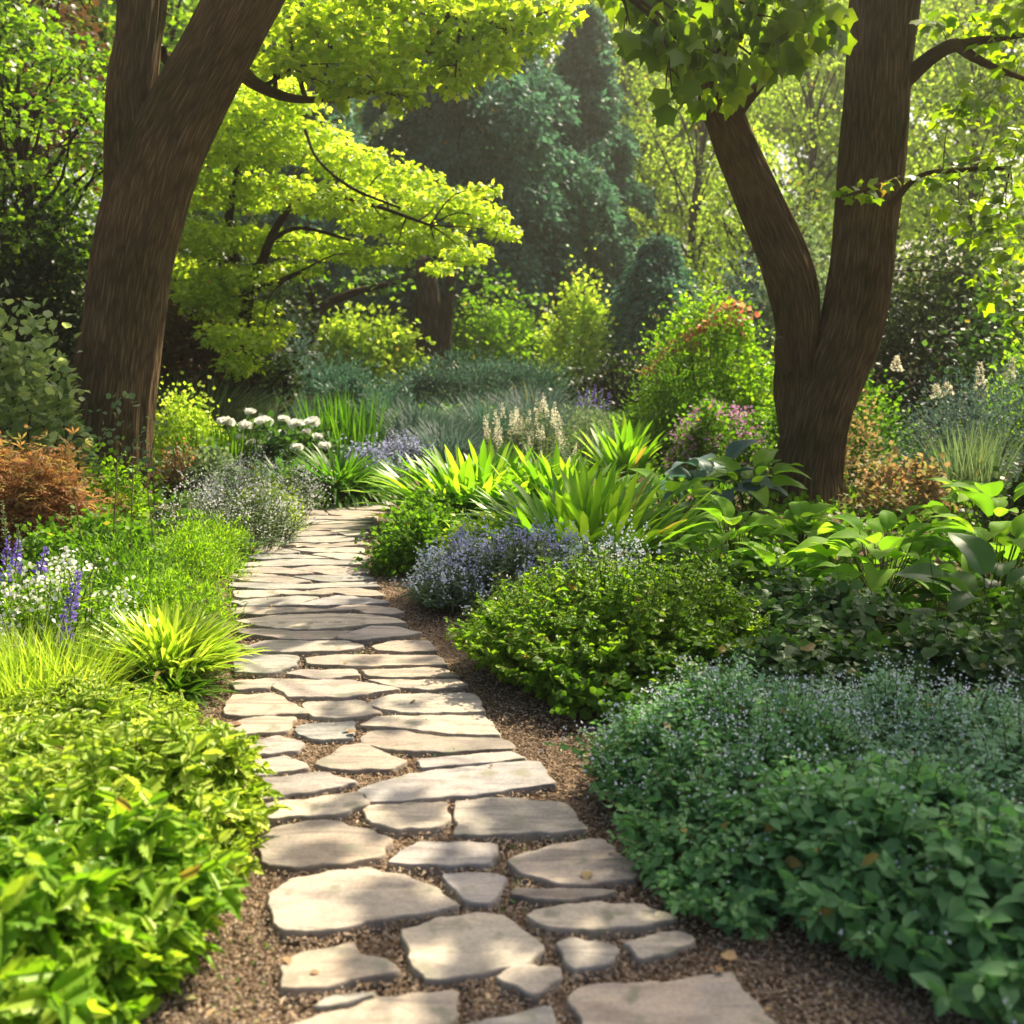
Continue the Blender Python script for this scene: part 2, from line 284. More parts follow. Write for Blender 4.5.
def tube(mb, pts, rad, sides=8, k=4, mi=0, lump=0., rng=None, flute=0., cap=True):
    C = catmull(np.column_stack([np.asarray(pts, float), rad]), k); P, r = C[:, :3], C[:, 3]
    D = nrm(np.gradient(P, axis=0)); ref = np.array((0, 1., 0)) if abs(D[0][1]) < .9 else np.array((1., 0, 0))
    X = nrm(np.cross(ref, D)); Y = np.cross(D, X)
    th = np.linspace(0, 2*math.pi, sides, endpoint=False); n = len(P)
    rr = np.repeat(r[:, None], sides, 1)
    L = np.concatenate([[0], np.cumsum(np.linalg.norm(np.diff(P, axis=0), axis=1))])
    if rng is not None and lump:
        for q in range(7):
            rr *= 1+lump*rng.uniform(.3, 1)*np.sin(th[None]*rng.integers(1, 4)+L[:, None]*rng.uniform(1, 5)+rng.uniform(0, 7))
    if rng is not None and flute:
        for q in range(8):
            f = rng.integers(9, 34); rr += flute*rng.uniform(.4, 1)*np.sin(th[None]*f+np.sin(L[:, None]*rng.uniform(1, 4)+q)*1.6+L[:, None]*rng.uniform(-.8, .8))
    V = P[:, None]+rr[..., None]*(np.cos(th)[None, :, None]*X[:, None]+np.sin(th)[None, :, None]*Y[:, None])
    i, j = np.meshgrid(np.arange(n-1), np.arange(sides), indexing='ij'); jn = (j+1) % sides
    a, b, c, d = i*sides+j, i*sides+jn, (i+1)*sides+jn, (i+1)*sides+j
    T = np.stack([np.stack([a, b, c], -1), np.stack([a, c, d], -1)], 2).reshape(-1, 3)
    per = 1.0; u0, u1 = j/sides, (j+1)/sides; v0, v1 = L[i], L[i+1]
    f = lambda u, v: np.stack([u*per, v], -1)
    U = np.stack([np.stack([f(u0, v0), f(u1, v0), f(u1, v1)], 2), np.stack([f(u0, v0), f(u1, v1), f(u0, v1)], 2)], 2).reshape(-1, 2)
    V = V.reshape(-1, 3)
    if cap:
        V = np.vstack([V, P[-1:]+D[-1:]*r[-1]*.5]); k0 = (n-1)*sides
        tc = np.array([(k0+q, k0+(q+1) % sides, n*sides) for q in range(sides)]); T = np.vstack([T, tc]); U = np.vstack([U, np.zeros((len(tc)*3, 2))])
    mb.add(V, T, mi, U)
def stalks(mb, A, B, r, mi=0, bow=None):
    """thin three-sided stems from rows of A to rows of B"""
    A = np.asarray(A, float); B = np.asarray(B, float); n = len(A)
    if n == 0: return
    Mid = (A+B)/2 if bow is None else bow
    D = nrm(B-A); X = nrm(np.cross(D, np.array((.31, .87, .2)))); Y = np.cross(D, X); r = np.broadcast_to(r, (n,))
    rings = []
    for P, s in ((A, 1.), (Mid, .85), (B, .55)):
        for q in range(3):
            a = q*2*math.pi/3; rings.append(P+(r*s)[:, None]*(math.cos(a)*X+math.sin(a)*Y))
    V = np.stack(rings, 1); t = []
    for l in range(2):
        for q in range(3):
            a, b = l*3+q, l*3+(q+1) % 3; t += [(a, b, b+3), (a, b+3, a+3)]
    mb.add(V, np.array(t)[None]+(np.arange(n)*9)[:, None, None], mi)
def blades(mb, P, az, el, L, W, curl, k=8, mi=0, fold=.25, prof=.42):
    """arching strap leaves / grass blades"""
    n = len(P); az, el, L, W, curl = [np.broadcast_to(np.asarray(q, float), (n,)) for q in (az, el, L, W, curl)]
    hd = np.stack([np.cos(az), np.sin(az), 0*az], 1); sd_ = np.stack([-np.sin(az), np.cos(az), 0*az], 1)
    pos = np.array(P, float); rows = []
    for i in range(k+1):
        s = i/k; e = el-curl*s**1.6
        w_ = W*np.maximum(.02, (min(1., .45+s*2.2))*(1-s**2.2)**prof)
        up = -hd*np.sin(e)[:, None]+np.array((0, 0, 1.))*np.cos(e)[:, None]
        rows += [pos-sd_*(w_/2)[:, None]+up*(w_*fold)[:, None], pos.copy(), pos+sd_*(w_/2)[:, None]+up*(w_*fold)[:, None]]
        pos = pos+(hd*np.cos(e)[:, None]+np.array((0, 0, 1.))*np.sin(e)[:, None])*(L/k)[:, None]
    V = np.stack(rows, 1); t = []
    for i in range(k):
        a = i*3
        for q in (0, 1): t += [(a+q, a+q+1, a+q+4), (a+q, a+q+4, a+q+3)]
    mb.add(V, np.array(t)[None]+(np.arange(n)*(k+1)*3)[:, None, None], mi)
UP = np.array((0, 0, 1.))
def dome_dirs(rng, n, zlo=-.05):
    z = rng.uniform(zlo, 1, n); a = rng.uniform(0, 2*math.pi, n); r = np.sqrt(np.maximum(0, 1-z*z)); return np.stack([r*np.cos(a), r*np.sin(a), z], 1)
def sq(rng, n, c=0., s=1.): return rng.normal(c, s, (n, 3))

# --- plant foliage recipes (all in the plant's own coordinates, base at the origin)
def bush(mb, rng, rx, ry, h, n, T=RH, size=.04, clumps=40, cs=.22, mi=0, wid=1., up=.45, flat=.7, inner=.25, out=.8, zlo=0.):
    c = dome_dirs(rng, clumps, -.05); c *= rng.uniform(.72, 1.0, (clumps, 1))
    k = rng.integers(0, clumps, n); p = c[k]+sq(rng, n, 0, cs)*rng.uniform(.3, 1, (n, 1))
    ni = int(n*inner); p[:ni] = dome_dirs(rng, ni, 0)*rng.uniform(.3, .95, (ni, 1))
    o = nrm(p+np.array((0, 0, .15))); P = p*np.array((rx, ry, h)); P[:, 2] = np.abs(P[:, 2])+zlo
    D = nrm(o*out+sq(rng, n, 0, .45)+UP*(up-.45)); Nn = nrm(UP*flat+o*.5+sq(rng, n, 0, .4))
    leaves(mb, T, P, D, Nn, size*rng.uniform(.6, 1.25, n), mi, wid)
    return c*np.array((rx, ry, h))
def shoot_mound(mb, rng, rx, ry, h, n, pairs=6, size=.06, T=LF, wid=.9, mi=0, si=None, lean=.8, clump=.2):
    """leafy upright shoots with opposite leaf pairs, biggest half-way, smallest at the tip; returns the tips"""
    a = rng.uniform(0, 2*math.pi, n); q = np.sqrt(rng.uniform(0, 1, n)); B = np.stack([np.cos(a)*q*rx*.8, np.sin(a)*q*ry*.8, 0*a], 1)
    f1, f2 = rng.uniform(0, 6, 2); hh = h*np.sqrt(np.maximum(.08, 1-q**2.4*.88))*(rng.uniform(.62, 1.1, n)+clump*np.sin(B[:, 0]*13+f1)*np.cos(B[:, 1]*11+f2)+clump*.6*np.sin(B[:, 0]*29+f2)*np.sin(B[:, 1]*23+f1))
    out = np.stack([np.cos(a)*rx, np.sin(a)*ry, 0*a], 1)*q[:, None]*.3*lean
    Tp = B+out+np.stack([rng.normal(0, .05, n), rng.normal(0, .05, n), hh], 1)
    bow = B+.35*out+UP*(hh*.55)[:, None]
    if si is not None: stalks(mb, B, Tp, .0028, si, bow)
    for j in range(pairs):
        s = .3+.7*(j+.5)/pairs if pairs > 1 else 1.
        P = (1-s)**2*B+2*s*(1-s)*bow+s*s*Tp
        ax = nrm(2*(1-s)*(bow-B)+2*s*(Tp-bow)); ph = rng.uniform(0, .5, n)+a+j*math.pi/2
        sz = size*(1.15-.75*abs(s-.55)/.45*.6)*rng.uniform(.7, 1.2, n)*(1 if s < .9 else .7)
        for sg in (0, math.pi):
            hd = np.stack([np.cos(ph+sg), np.sin(ph+sg), 0*ph], 1)
            D = nrm(hd+UP*rng.uniform(-.75, .5, (n, 1))+ax*.15+sq(rng, n, 0, .15)); leaves(mb, T, P, D, nrm(ax+hd*.15+sq(rng, n, 0, .38)), sz, mi, wid)
    return Tp
def florets(mb, rng, C, per, spread, size, mi=0, T=RH):
    """small blossoms scattered round the points C"""
    P = np.repeat(C, per, 0); n = len(P); P = P+sq(rng, n, 0, 1)*np.asarray(spread)
    leaves(mb, T, P, nrm(sq(rng, n)+UP*.4), nrm(sq(rng, n, 0, .6)+np.array((0, -.5, .6))), size*rng.uniform(.6, 1.3, n), mi, 1.1)
def spike(mb, rng, A, B, r, n, size, mi=0):
    """flower spike: florets packed round the axis A-B, tapering to the tip"""
    t = rng.uniform(0, 1, n)**.85; ax = nrm((B-A)[None])[0]; P = A+(B-A)*t[:, None]
    o = nrm(np.cross(sq(rng, n), ax)); P = P+o*(r*(1.05-t*.85))[:, None]*rng.uniform(.5, 1, (n, 1))
    leaves(mb, PT, P, nrm(o+ax*.5), nrm(ax*.6+sq(rng, n, 0, .3)), size*(1.1-.6*t)*rng.uniform(.8, 1.2, n), mi)
def tuft(mb, rng, rx, ry, L, n, W=.03, el=(55, 88), curl=(.5, 1.5), mi=0, k=7, fold=.25, foot=.35):
    a = rng.uniform(0, 2*math.pi, n); q = np.sqrt(rng.uniform(0, 1, n)); P = np.stack([np.cos(a)*q*rx*foot, np.sin(a)*q*ry*foot, 0*a], 1)
    az = np.arctan2(np.sin(a)*q*ry+rng.normal(0, .25, n), np.cos(a)*q*rx+rng.normal(0, .25, n))
    e = np.radians(el[1]+(el[0]-el[1])*q+rng.normal(0, 5, n))
    blades(mb, P, az, e, L*rng.uniform(.7, 1.08, n), W*rng.uniform(.7, 1.15, n), rng.uniform(*curl, n)*(.4+.7*q), k, mi, fold)
def rosette(mb, rng, n, L, pet, mi=0, si=1, el=(30, 75), wid=1., T=HO):
    """broad leaves on arching stalks round one crown"""
    a = np.arange(n)*2.39996+rng.normal(0, .2, n); q = (np.arange(n)+.5)/n; e = np.radians(el[1]+(el[0]-el[1])*q+rng.normal(0, 6, n))
    hd = np.stack([np.cos(a), np.sin(a), 0*a], 1); ln = pet*rng.uniform(.75, 1.15, n)
    A = hd*.03; B = A+(hd*np.cos(e)[:, None]+UP*np.sin(e)[:, None])*ln[:, None]
    stalks(mb, A, B, .006, si, (A+B)/2+UP*.02)
    D = nrm(hd*np.cos(e-.75)[:, None]+UP*np.sin(e-.75)[:, None]+sq(rng, n, 0, .15)); leaves(mb, T, B, D, nrm(UP+sq(rng, n, 0, .2)-hd*.15), L*rng.uniform(.7, 1.15, n), mi, wid)
def crown(mb, rng, clusters, dens, T=RH, size=.12, mi=0, mode='flat', wid=1.):
    """leaf clusters: rows of (x, y, z, rx, ry, rz)"""
    for (x, y, z, rx, ry, rz) in clusters:
        n = max(8, int(dens*(rx*ry+rx*rz+ry*rz)/3)); p = nrm(sq(rng, n))*rng.uniform(.15, 1, (n, 1))**.5
        p *= 1+.22*np.sin(p[:, :1]*7+x*3)*np.cos(p[:, 1:2]*6+y*5)
        P = p*np.array((rx, ry, rz))+np.array((x, y, z))
        if mode == 'flat': D = nrm(p*np.array((1, 1, .2))+sq(rng, n, 0, .5)-UP*.25); Nn = nrm(UP+sq(rng, n, 0, .38))
        elif mode == 'hang': D = nrm(p*np.array((.5, .5, .1))+sq(rng, n, 0, .35)-UP*.9); Nn = nrm(p+sq(rng, n, 0, .6)+np.array((0, 0, .3)))
        else: D = nrm(p+sq(rng, n, 0, .7)); Nn = nrm(UP*.6+p*.4+sq(rng, n, 0, .6))
        leaves(mb, T, P, D, Nn, size*rng.uniform(.6, 1.25, n), mi, wid)

# ------------------------------------------------------------------ ground
rng = np.random.default_rng(7)
mb = MB(); gx = np.concatenate([np.linspace(-400, -14, 14), np.linspace(-12, 12, 121), np.linspace(14, 400, 14)]); gy = np.concatenate([np.linspace(-400, -6, 10), np.linspace(-4, 26, 151), np.linspace(30, 600, 16)])
XX, YY = np.meshgrid(gx, gy, indexing='ij'); ZZ = -.012+.012*np.sin(XX*2.1+np.sin(YY*1.7))*np.cos(YY*2.3)
nx, ny = XX.shape; i, j = np.meshgrid(np.arange(nx-1), np.arange(ny-1), indexing='ij'); a = i*ny+j
mb.add(np.stack([XX, YY, ZZ], -1), np.stack([np.stack([a, a+ny, a+ny+1], -1), np.stack([a, a+ny+1, a+1], -1)], 2))
tag(mb.build('ground', M['soil']), 'brown mulched soil of the garden beds and path edges', None, None, 'structure')

# path edges in the photograph, as ground points (left, right)
EDGE = [(1040, 262, 790), (960, 262, 730), (900, 258, 690), (850, 250, 640), (780, 240, 556), (740, 220, 520), (700, 222, 485), (660, 230, 455), (636, 232, 425), (600, 229, 393), (578, 228, 376), (554, 246, 367), (538, 253, 369), (522, 276, 376), (510, 295, 386), (500, 345, 397), (494, 372, 402)]
# ------------------------------------------------------------------ flagstones
def flag(poly, label, thick=.0155, tilt=0.008):
    p = np.array([G(x, y, .03)[:2] for x, y in poly]); c = p.mean(0)
    q = []
    for k in range(len(p)):                                            # resample the outline and roughen it
        a, b = p[k], p[(k+1) % len(p)]; m = max(2, int(np.linalg.norm(b-a)/.016))
        for s in range(m):
            q.append(a+(b-a)*s/m)
    q = np.array(q); nq = len(q)
    for _ in range(1): q = .5*q+.25*np.roll(q, 1, 0)+.25*np.roll(q, -1, 0)
    ph = rng.uniform(0, 7, 4); s_ = np.arange(nq)
    d = nrm(q-c); q = q+d*(.0045*np.sin(s_*.9+ph[0])+.005*np.sin(s_*.37+ph[1])+rng.normal(0, .0018, nq))[:, None]
    q = q-c; rings = []; tz = rng.normal(0, tilt, 2)
    for f, ins, z in ((1., -.004, -.02), (1., 0, thick*.45), (1., .001, thick*.85), (1., .005, thick)):
        rr = q-nrm(q)*ins; zz = z+(rr@tz if z > 0 else 0)
        if z == thick*.8: zz = zz+rng.normal(0, .0012, nq)
        rings.append(np.column_stack([rr, np.broadcast_to(zz, nq)]))
    for f in (.78, .52, .26):
        rr = (q-nrm(q)*.005)*f; rings.append(np.column_stack([rr, thick+rr@tz+.0022*np.sin(rr[:, 0]*17+ph[2])*np.sin(rr[:, 1]*21+ph[3])]))
    rings.insert(4, rings[3].copy()); V = np.vstack(rings+[np.array([[0, 0, thick]])]); t = []
    for l in [q_ for q_ in range(len(rings)-1) if q_ != 3]:
        k = np.arange(nq); kn = (k+1) % nq; a, b = l*nq, (l+1)*nq
        t += [np.stack([a+k, a+kn, b+kn], 1), np.stack([a+k, b+kn, b+k], 1)]
    k = np.arange(nq); a = (len(rings)-1)*nq; t.append(np.stack([a+k, a+(k+1) % nq, np.full(nq, len(V)-1)], 1))
    T = np.vstack(t); area = np.sum(q[:, 0]*np.roll(q[:, 1], -1)-q[:, 1]*np.roll(q[:, 0], -1))
    if area < 0: T = T[:, ::-1]
    m = MB(); m.add(V, T); o = m.build('flagstone', M['stone']); o.location = (c[0], c[1], 0)
    tag(o, label, 'flagstone', 'flagstones of the garden path')
FL = [
 ('broad flat flagstone cut by the bottom edge of the view, left of the path', [(262,1042),(274,1024),(328,1005),(378,992),(458,983),(457,1007),(425,1042)]),
 ('sliver of flagstone half buried in grit behind the front left slab', [(312,1001),(332,989),(379,986),(372,990),(326,1002)]),
 ('rounded oblong flagstone standing alone in grit at the left edge', [(277,960),(289,951),(354,935),(362,946),(390,955),(402,964),(366,972),(319,983),(282,981)]),
 ('sunlit squarish flagstone in the middle with a bright patch', [(402,925),(440,911),(500,907),(530,925),(545,943),(520,960),(470,970),(425,974),(408,960)]),
 ('small kite shaped flagstone right of the sunlit squarish one', [(493,968),(519,959),(560,960),(565,972),(533,990),(519,984)]),
 ('very large grey flagstone at the front right corner of the path', [(565,996),(578,981),(622,977),(688,972),(732,965),(778,1020),(795,1042),(600,1042)]),
 ('pale flagstone cut by the bottom edge between two larger front slabs', [(440,1026),(480,1014),(551,998),(556,1011),(550,1042),(430,1042)]),
 ('broken pinkish flagstone with a chipped bumpy top', [(554,937),(569,932),(600,934),(622,942),(612,955),(575,966),(563,957)]),
 ('small slanted purple grey flagstone beside the chipped pinkish one', [(622,937),(682,923),(698,932),(694,938),(646,953),(640,955)]),
 ('spindle shaped bluish flagstone above the chipped pinkish one', [(525,910),(533,904),(578,897),(646,898),(674,910),(676,914),(634,922),(584,925),(533,919)]),
 ('thin splinter of flagstone pointing right', [(507,889),(513,883),(569,883),(622,885),(599,892),(539,895)]),
 ('wide bluish flagstone rising to a corner at the right path edge', [(504,854),(539,842),(569,837),(605,832),(620,848),(640,863),(639,873),(614,877),(569,880),(525,871)]),
 ('small tan wedge flagstone in the middle of the path', [(442,868),(495,866),(507,871),(500,888),(485,901),(465,897),(452,885)]),
 ('bright sunlit flagstone with a flat top edge above the tan wedge', [(386,857),(414,836),(497,838),(500,848),(488,859),(438,861)]),
 ('largest pale flagstone at the left edge tapering to the right', [(268,889),(286,874),(366,861),(408,871),(444,885),(460,900),(408,910),(325,925),(277,926),(270,905)]),
 ('big fan shaped flagstone at the left edge above the largest one', [(253,830),(277,821),(331,814),(366,825),(393,834),(384,851),(349,858),(289,863),(262,856)]),
 ('long flagstone with a scalloped lower edge left of a sunlit twin', [(359,805),(366,800),(423,798),(449,797),(449,815),(440,822),(400,826),(372,818)]),
 ('long flagstone with a bright sun spot at the right path edge', [(454,797),(507,792),(569,800),(589,824),(560,828),(452,830),(455,815)]),
 ('narrow leaf shaped flagstone at the left edge above the fan shaped one', [(253,806),(271,797),(363,787),(371,799),(331,811),(271,814)]),
 ('long lilac grey flagstone reaching the right edge with hairline cracks', [(356,784),(408,769),(504,759),(542,758),(555,780),(480,790),(400,796),(366,797)]),
 ('long sunlit flagstone at the left edge tilting up to the right', [(239,783),(259,774),(319,767),(361,777),(320,786),(250,797)]),
 ('sunlit flagstone with a peaked top in the middle of the path', [(313,760),(343,741),(366,740),(407,757),(390,765),(343,766)]),
 ('flat sunlit flagstone at the left edge below the blunt one', [(227,760),(289,751),(311,763),(259,772),(235,774)]),
 ('blunt sunlit flagstone at the left edge beside a grit patch', [(224,741),(277,731),(308,739),(298,747),(230,753)]),
 ('slim grey flagstone at the right edge under a long bowed one', [(417,754),(468,750),(515,748),(528,755),(480,760),(420,763)]),
 ('long bowed sunlit flagstone reaching the right edge', [(358,737),(365,728),(397,726),(446,733),(506,734),(517,744),(446,748),(397,747),(369,742)]),
 ('long wedge flagstone thinning to the left at the right edge', [(356,722),(383,712),(485,711),(502,731),(446,730),(397,724)]),
 ('small rounded sunlit flagstone in the middle left of the path', [(293,726),(305,719),(355,718),(355,734),(323,736),(300,733)]),
 ('sunlit flagstone at the left edge with a slanting right end', [(218,722),(253,712),(298,713),(288,727),(232,732)]),
 ('large tan flagstone at the left edge with a drooping right tip', [(221,705),(232,691),(274,689),(314,710),(256,712),(225,712)]),
 ('sunlit flagstone in the middle under the long pointed one', [(302,703),(306,698),(362,696),(383,709),(341,715),(314,714)]),
 ('whitish flagstone with a leaf shadow on its right end', [(364,700),(386,691),(465,689),(481,694),(485,708),(425,710),(383,706)]),
 ('long pointed pale flagstone across the middle of the path', [(269,682),(284,675),(355,677),(402,686),(341,694),(291,693)]),
 ('bright flagstone with a pointed left end at the right edge', [(365,676),(397,676),(460,676),(471,682),(425,687),(397,684)]),
 ('small shaded flagstone at the left edge beside the long pointed one', [(230,678),(274,674),(284,675),(267,684),(235,687)]),
 ('flagstone with a sagging top left of a thin sunlit one', [(286,670),(298,666),(353,666),(363,672),(316,676)]),
 ('thin sunlit flagstone reaching the right edge with a squared end', [(360,667),(425,664),(446,665),(460,673),(397,674),(367,673)]),
 ('broad shaded flagstone at the left edge facing a long pale strip', [(232,656),(246,650),(298,653),(298,662),(267,670),(235,668)]),
 ('long pale strip of flagstone running to the right path edge', [(302,655),(341,651),(439,652),(450,661),(355,663),(309,661)]),
 ('long humped flagstone at the left edge with a pointed right end', [(242,644),(263,637),(348,638),(367,643),(341,648),(253,649)]),
 ('short flagstone at the right edge beside the humped one', [(372,642),(397,637),(428,637),(439,648),(397,649),(374,647)]),
]
for lab, poly in FL: flag(poly, lab)
ORD = ['first', 'second', 'third', 'fourth', 'fifth', 'sixth', 'seventh', 'eighth', 'ninth', 'tenth', 'eleventh', 'twelfth', 'thirteenth', 'fourteenth', 'fifteenth', 'sixteenth', 'seventeenth', 'eighteenth', 'nineteenth', 'twentieth']
EY = np.array([e[0] for e in EDGE][::-1], float); EL = np.array([e[1] for e in EDGE][::-1], float); ER = np.array([e[2] for e in EDGE][::-1], float)
rows = [636, 625, 613, 603, 594, 586, 579, 571.5, 564, 557, 551, 545, 539.5, 534, 528.5, 523, 518, 513, 508.5, 504, 500]
pr = random.Random(5); wv = [(pr.uniform(.5, 1.3), pr.uniform(0, 6.3), pr.uniform(.12, .3)) for _ in rows]
def joint(k, t): f_, p_, a_ = wv[k]; return rows[k]+a_*(rows[max(k-1, 0)]-rows[max(k-1, 0)+1])*math.sin(6.28*f_*t+p_)
for k in range(len(rows)-1):
    y1, y0 = rows[k], rows[k+1]; gap = 1.0*(y1-320)/300
    xl0, xr0, xl1, xr1 = [float(np.interp(y, EY, A)) for y in (y0, y1) for A in (EL, ER)]
    ns = (2, 1, 2, 2, 3, 1, 2)[k % 7] if k < 14 else (1, 2)[k % 2]
    cuts = [0]+[(c+1)/ns+pr.uniform(-.17, .17) for c in range(ns-1)]+[1]; sl = [0]+[pr.choice((-1, 1))*pr.uniform(.05, .13) for _ in range(ns-1)]+[0]
    for c in range(ns):
        g = .7/(xr1-xl1); jl, jr = pr.uniform(-.03, .04), pr.uniform(-.05, .02); A, B = cuts[c]+(g if c else jl), cuts[c+1]+(-g if c < ns-1 else jr)
        X = lambda t, top: (xl0+(xr0-xl0)*t if top else xl1+(xr1-xl1)*t)
        top, bot = [], []
        for q in (0, .25, .5, .75, 1):
            tt = A+sl[c]+(B+sl[c+1]-A-sl[c])*q; tb = A-sl[c]+(B-sl[c+1]-A+sl[c])*q; e = .25*(y1-y0)*(q in (0, 1))
            top.append((X(tt, 1), joint(k+1, tt)+gap*.5+e+pr.uniform(-.06, .06)*(y1-y0))); bot.append((X(tb, 0), joint(k, tb)-gap*.5-e+pr.uniform(-.06, .06)*(y1-y0)))
        pos = {1: '', 2: ('left half', 'right half')[c % 2], 3: ('left end', 'middle', 'right end')[c % 3]}[ns]
        lab = f'slab spanning the whole {ORD[k]} course of narrow far flagstones' if ns == 1 else f'narrow flagstone on the {pos} of the {ORD[k]} far course' if ns == 2 else f'narrow flagstone at the {pos} of the {ORD[k]} far course'
        flag(top+bot[::-1], lab)
def in_path(x, y, pad=0.):
    l = np.array([G(e[1], e[0])[:2] for e in EDGE]); r = np.array([G(e[2], e[0])[:2] for e in EDGE])
    xl = np.interp(y, l[:, 1], l[:, 0]); xr = np.interp(y, r[:, 1], r[:, 0]); return (x > xl-pad) & (x < xr+pad) & (y < 10.6)
# loose bark chips and grit: nobody could count them
n = 150000; y = 2.2+9*rng.uniform(0, 1, n)**1.7; x = rng.uniform(-1.6, 1.5, n)*(.7+y*.08)-np.clip(y-6, 0, 9)*.12
k = in_path(x, y, .55); x, y = x[k], y[k]; n = len(x)
ch = tpl([(-.5, -.3, 0), (.5, -.22, 0), (.42, .3, 0), (-.4, .24, 0), (-.3, -.12, .35), (.34, -.05, .3), (.1, .18, .34)], [(0, 1, 5), (0, 5, 4), (1, 2, 6), (1, 6, 5), (2, 3, 6), (3, 4, 6), (3, 0, 4), (4, 5, 6)])
P = np.stack([x, y, rng.uniform(-.004, .004, n)], 1); mb = MB(); big = rng.uniform(0, 1, n) < .5
D = nrm(sq(rng, n)*np.array((1, 1, .25))); Nn = nrm(UP+sq(rng, n, 0, .35))
leaves(mb, ch, P[big], D[big], Nn[big], rng.uniform(.004, .014, big.sum()), 0, rng.uniform(.8, 2.2, big.sum()))
leaves(mb, ch, P[~big], D[~big], Nn[~big], rng.uniform(.003, .009, (~big).sum()), 1, 1.2)
tag(mb.build('bark_mulch', [M['chip'], M['grit']], smooth=False), 'loose bark chips and grit between and beside the flagstones', 'mulch', None, 'stuff')

# leaf litter on the mulch and moss in the joints
r3 = np.random.default_rng(17); n = 420; y = 2.3+8*r3.uniform(0, 1, n)**1.6; x = r3.uniform(-1.7, 1.6, n)*(.7+y*.08)-np.clip(y-6, 0, 9)*.12
k = in_path(x, y, .6) & (~in_path(x, y, -.08) | (r3.uniform(0, 1, n) < .12)); x, y = x[k], y[k]; n = len(x); mb = MB()
leaves(mb, LF, np.stack([x, y, r3.uniform(.018, .03, n)], 1), nrm(sq(r3, n)*np.array((1, 1, .12))), nrm(UP+sq(r3, n, 0, .25)), r3.uniform(.015, .05, n), 0, r3.uniform(.5, 1, n))
tag(mb.build('leaf_litter', chip_mat_l), 'dry tan and yellow fallen leaves scattered along the path', 'fallen leaves', None, 'stuff')
n = 9000; y = 2.4+8*r3.uniform(0, 1, n)**1.4; x = r3.uniform(-1.5, 1.4, n)*(.7+y*.08)-np.clip(y-6, 0, 9)*.12
k = in_path(x, y, .12) & (np.sin(x*5.1+y*2.3)+np.sin(y*4.7-x*3)+r3.normal(0, .25, n) > 1.15); x, y = x[k], y[k]; n = len(x); mb = MB()
leaves(mb, RH, np.stack([x, y, r3.uniform(0, .008, n)], 1), nrm(sq(r3, n)+UP*.5), nrm(UP+sq(r3, n, 0, .5)), r3.uniform(.006, .014, n), 0, .8)
tag(mb.build('moss', M['green_leaf']), 'tiny green moss and weeds in some joints of the path', 'moss', None, 'stuff')

#@@TREES
#@@PLANTS
# ------------------------------------------------------------------ trees
def limb_from_px(pts):
    P = []; r = []
    for (px, py, wpx, Y) in pts:
        q = at(px, py, Y); P.append(q); r.append(wpx/2/F*Y*.97)
    return P, r
def local(P, o): return [np.asarray(p)-o for p in P]
def px_clusters(L, jy=0., rg=None, ry=1.):
    out = []
    for (px, py, rx, rz, Y) in L:
        Yj = Y+(rg.uniform(-jy, jy) if rg is not None else 0); c = at(px, py, Yj); s = Yj/F; out.append((c[0], c[1], c[2], rx*s, rx*s*ry, rz*s))
    return out
def shift(cl, o): return [(x-o[0], y-o[1], z-o[2], a, b, c) for (x, y, z, a, b, c) in cl]
def twigs(mb, rng, cl, src, r0=.018, k=2, sag=.1):
    """twigs from the nearest point of a limb into every leaf cluster"""
    src = np.asarray(src)
    for (x, y, z, a, b, c) in cl:
        t = np.array((x, y, z)); d = np.linalg.norm(src-t, axis=1)+np.maximum(0, src[:, 2]-z)*.3; s = src[np.argmin(d)]
        mid = (s+t)/2+rng.normal(0, .07, 3)*np.linalg.norm(t-s)+UP*sag*np.linalg.norm(t-s)
        tube(mb, [s, mid, t], [r0*1.6, r0, r0*.35], 5, 3)
        for q in range(k):
            e = t+rng.normal(0, 1, 3)*np.array((a, b, c))*.7; tube(mb, [mid*.4+t*.6, (mid+t+e*2)/4+UP*.02, e], [r0*.6, r0*.4, r0*.2], 4, 2)

# --- the big forked tree left of the path
rg = np.random.default_rng(11); Y = 10.3; o = at(100, 500, Y); o[2] = 0
tr = thing('shade_tree', 'tall forked tree with thick furrowed brown trunk left of the path', 'tree', o)
A = [(96, 512, 150, Y), (100, 492, 116, Y), (105, 465, 98, Y), (109, 430, 89, Y), (114, 390, 83, Y), (122, 330, 79, Y), (133, 260, 77, Y), (146, 205, 79, Y), (164, 150, 77, Y), (188, 102, 68, Y), (216, 52, 65, Y), (244, 0, 66, Y), (283, -65, 60, Y+.1), (340, -140, 52, Y+.2), (410, -215, 36, Y), (470, -300, 20, Y-.3)]
B = [(130, 300, 60, Y-.02), (137, 245, 60, Y-.03), (136, 205, 58, Y-.04), (133, 170, 52, Y-.04), (131, 135, 47, Y), (132, 90, 45, Y+.05), (138, 45, 43, Y+.1), (142, 0, 43, Y+.15), (150, -80, 38, Y+.3), (140, -180, 30, Y+.5), (110, -280, 18, Y+.7)]
mb = MB(); src = []
for L_, sd_ in ((A, 64), (B, 48)):
    P, r = limb_from_px(L_); P = local(P, o); tube(mb, P, r, sd_*2, 14, 0, .02, rg, .0055); src += list(catmull(P, 4)[8:])
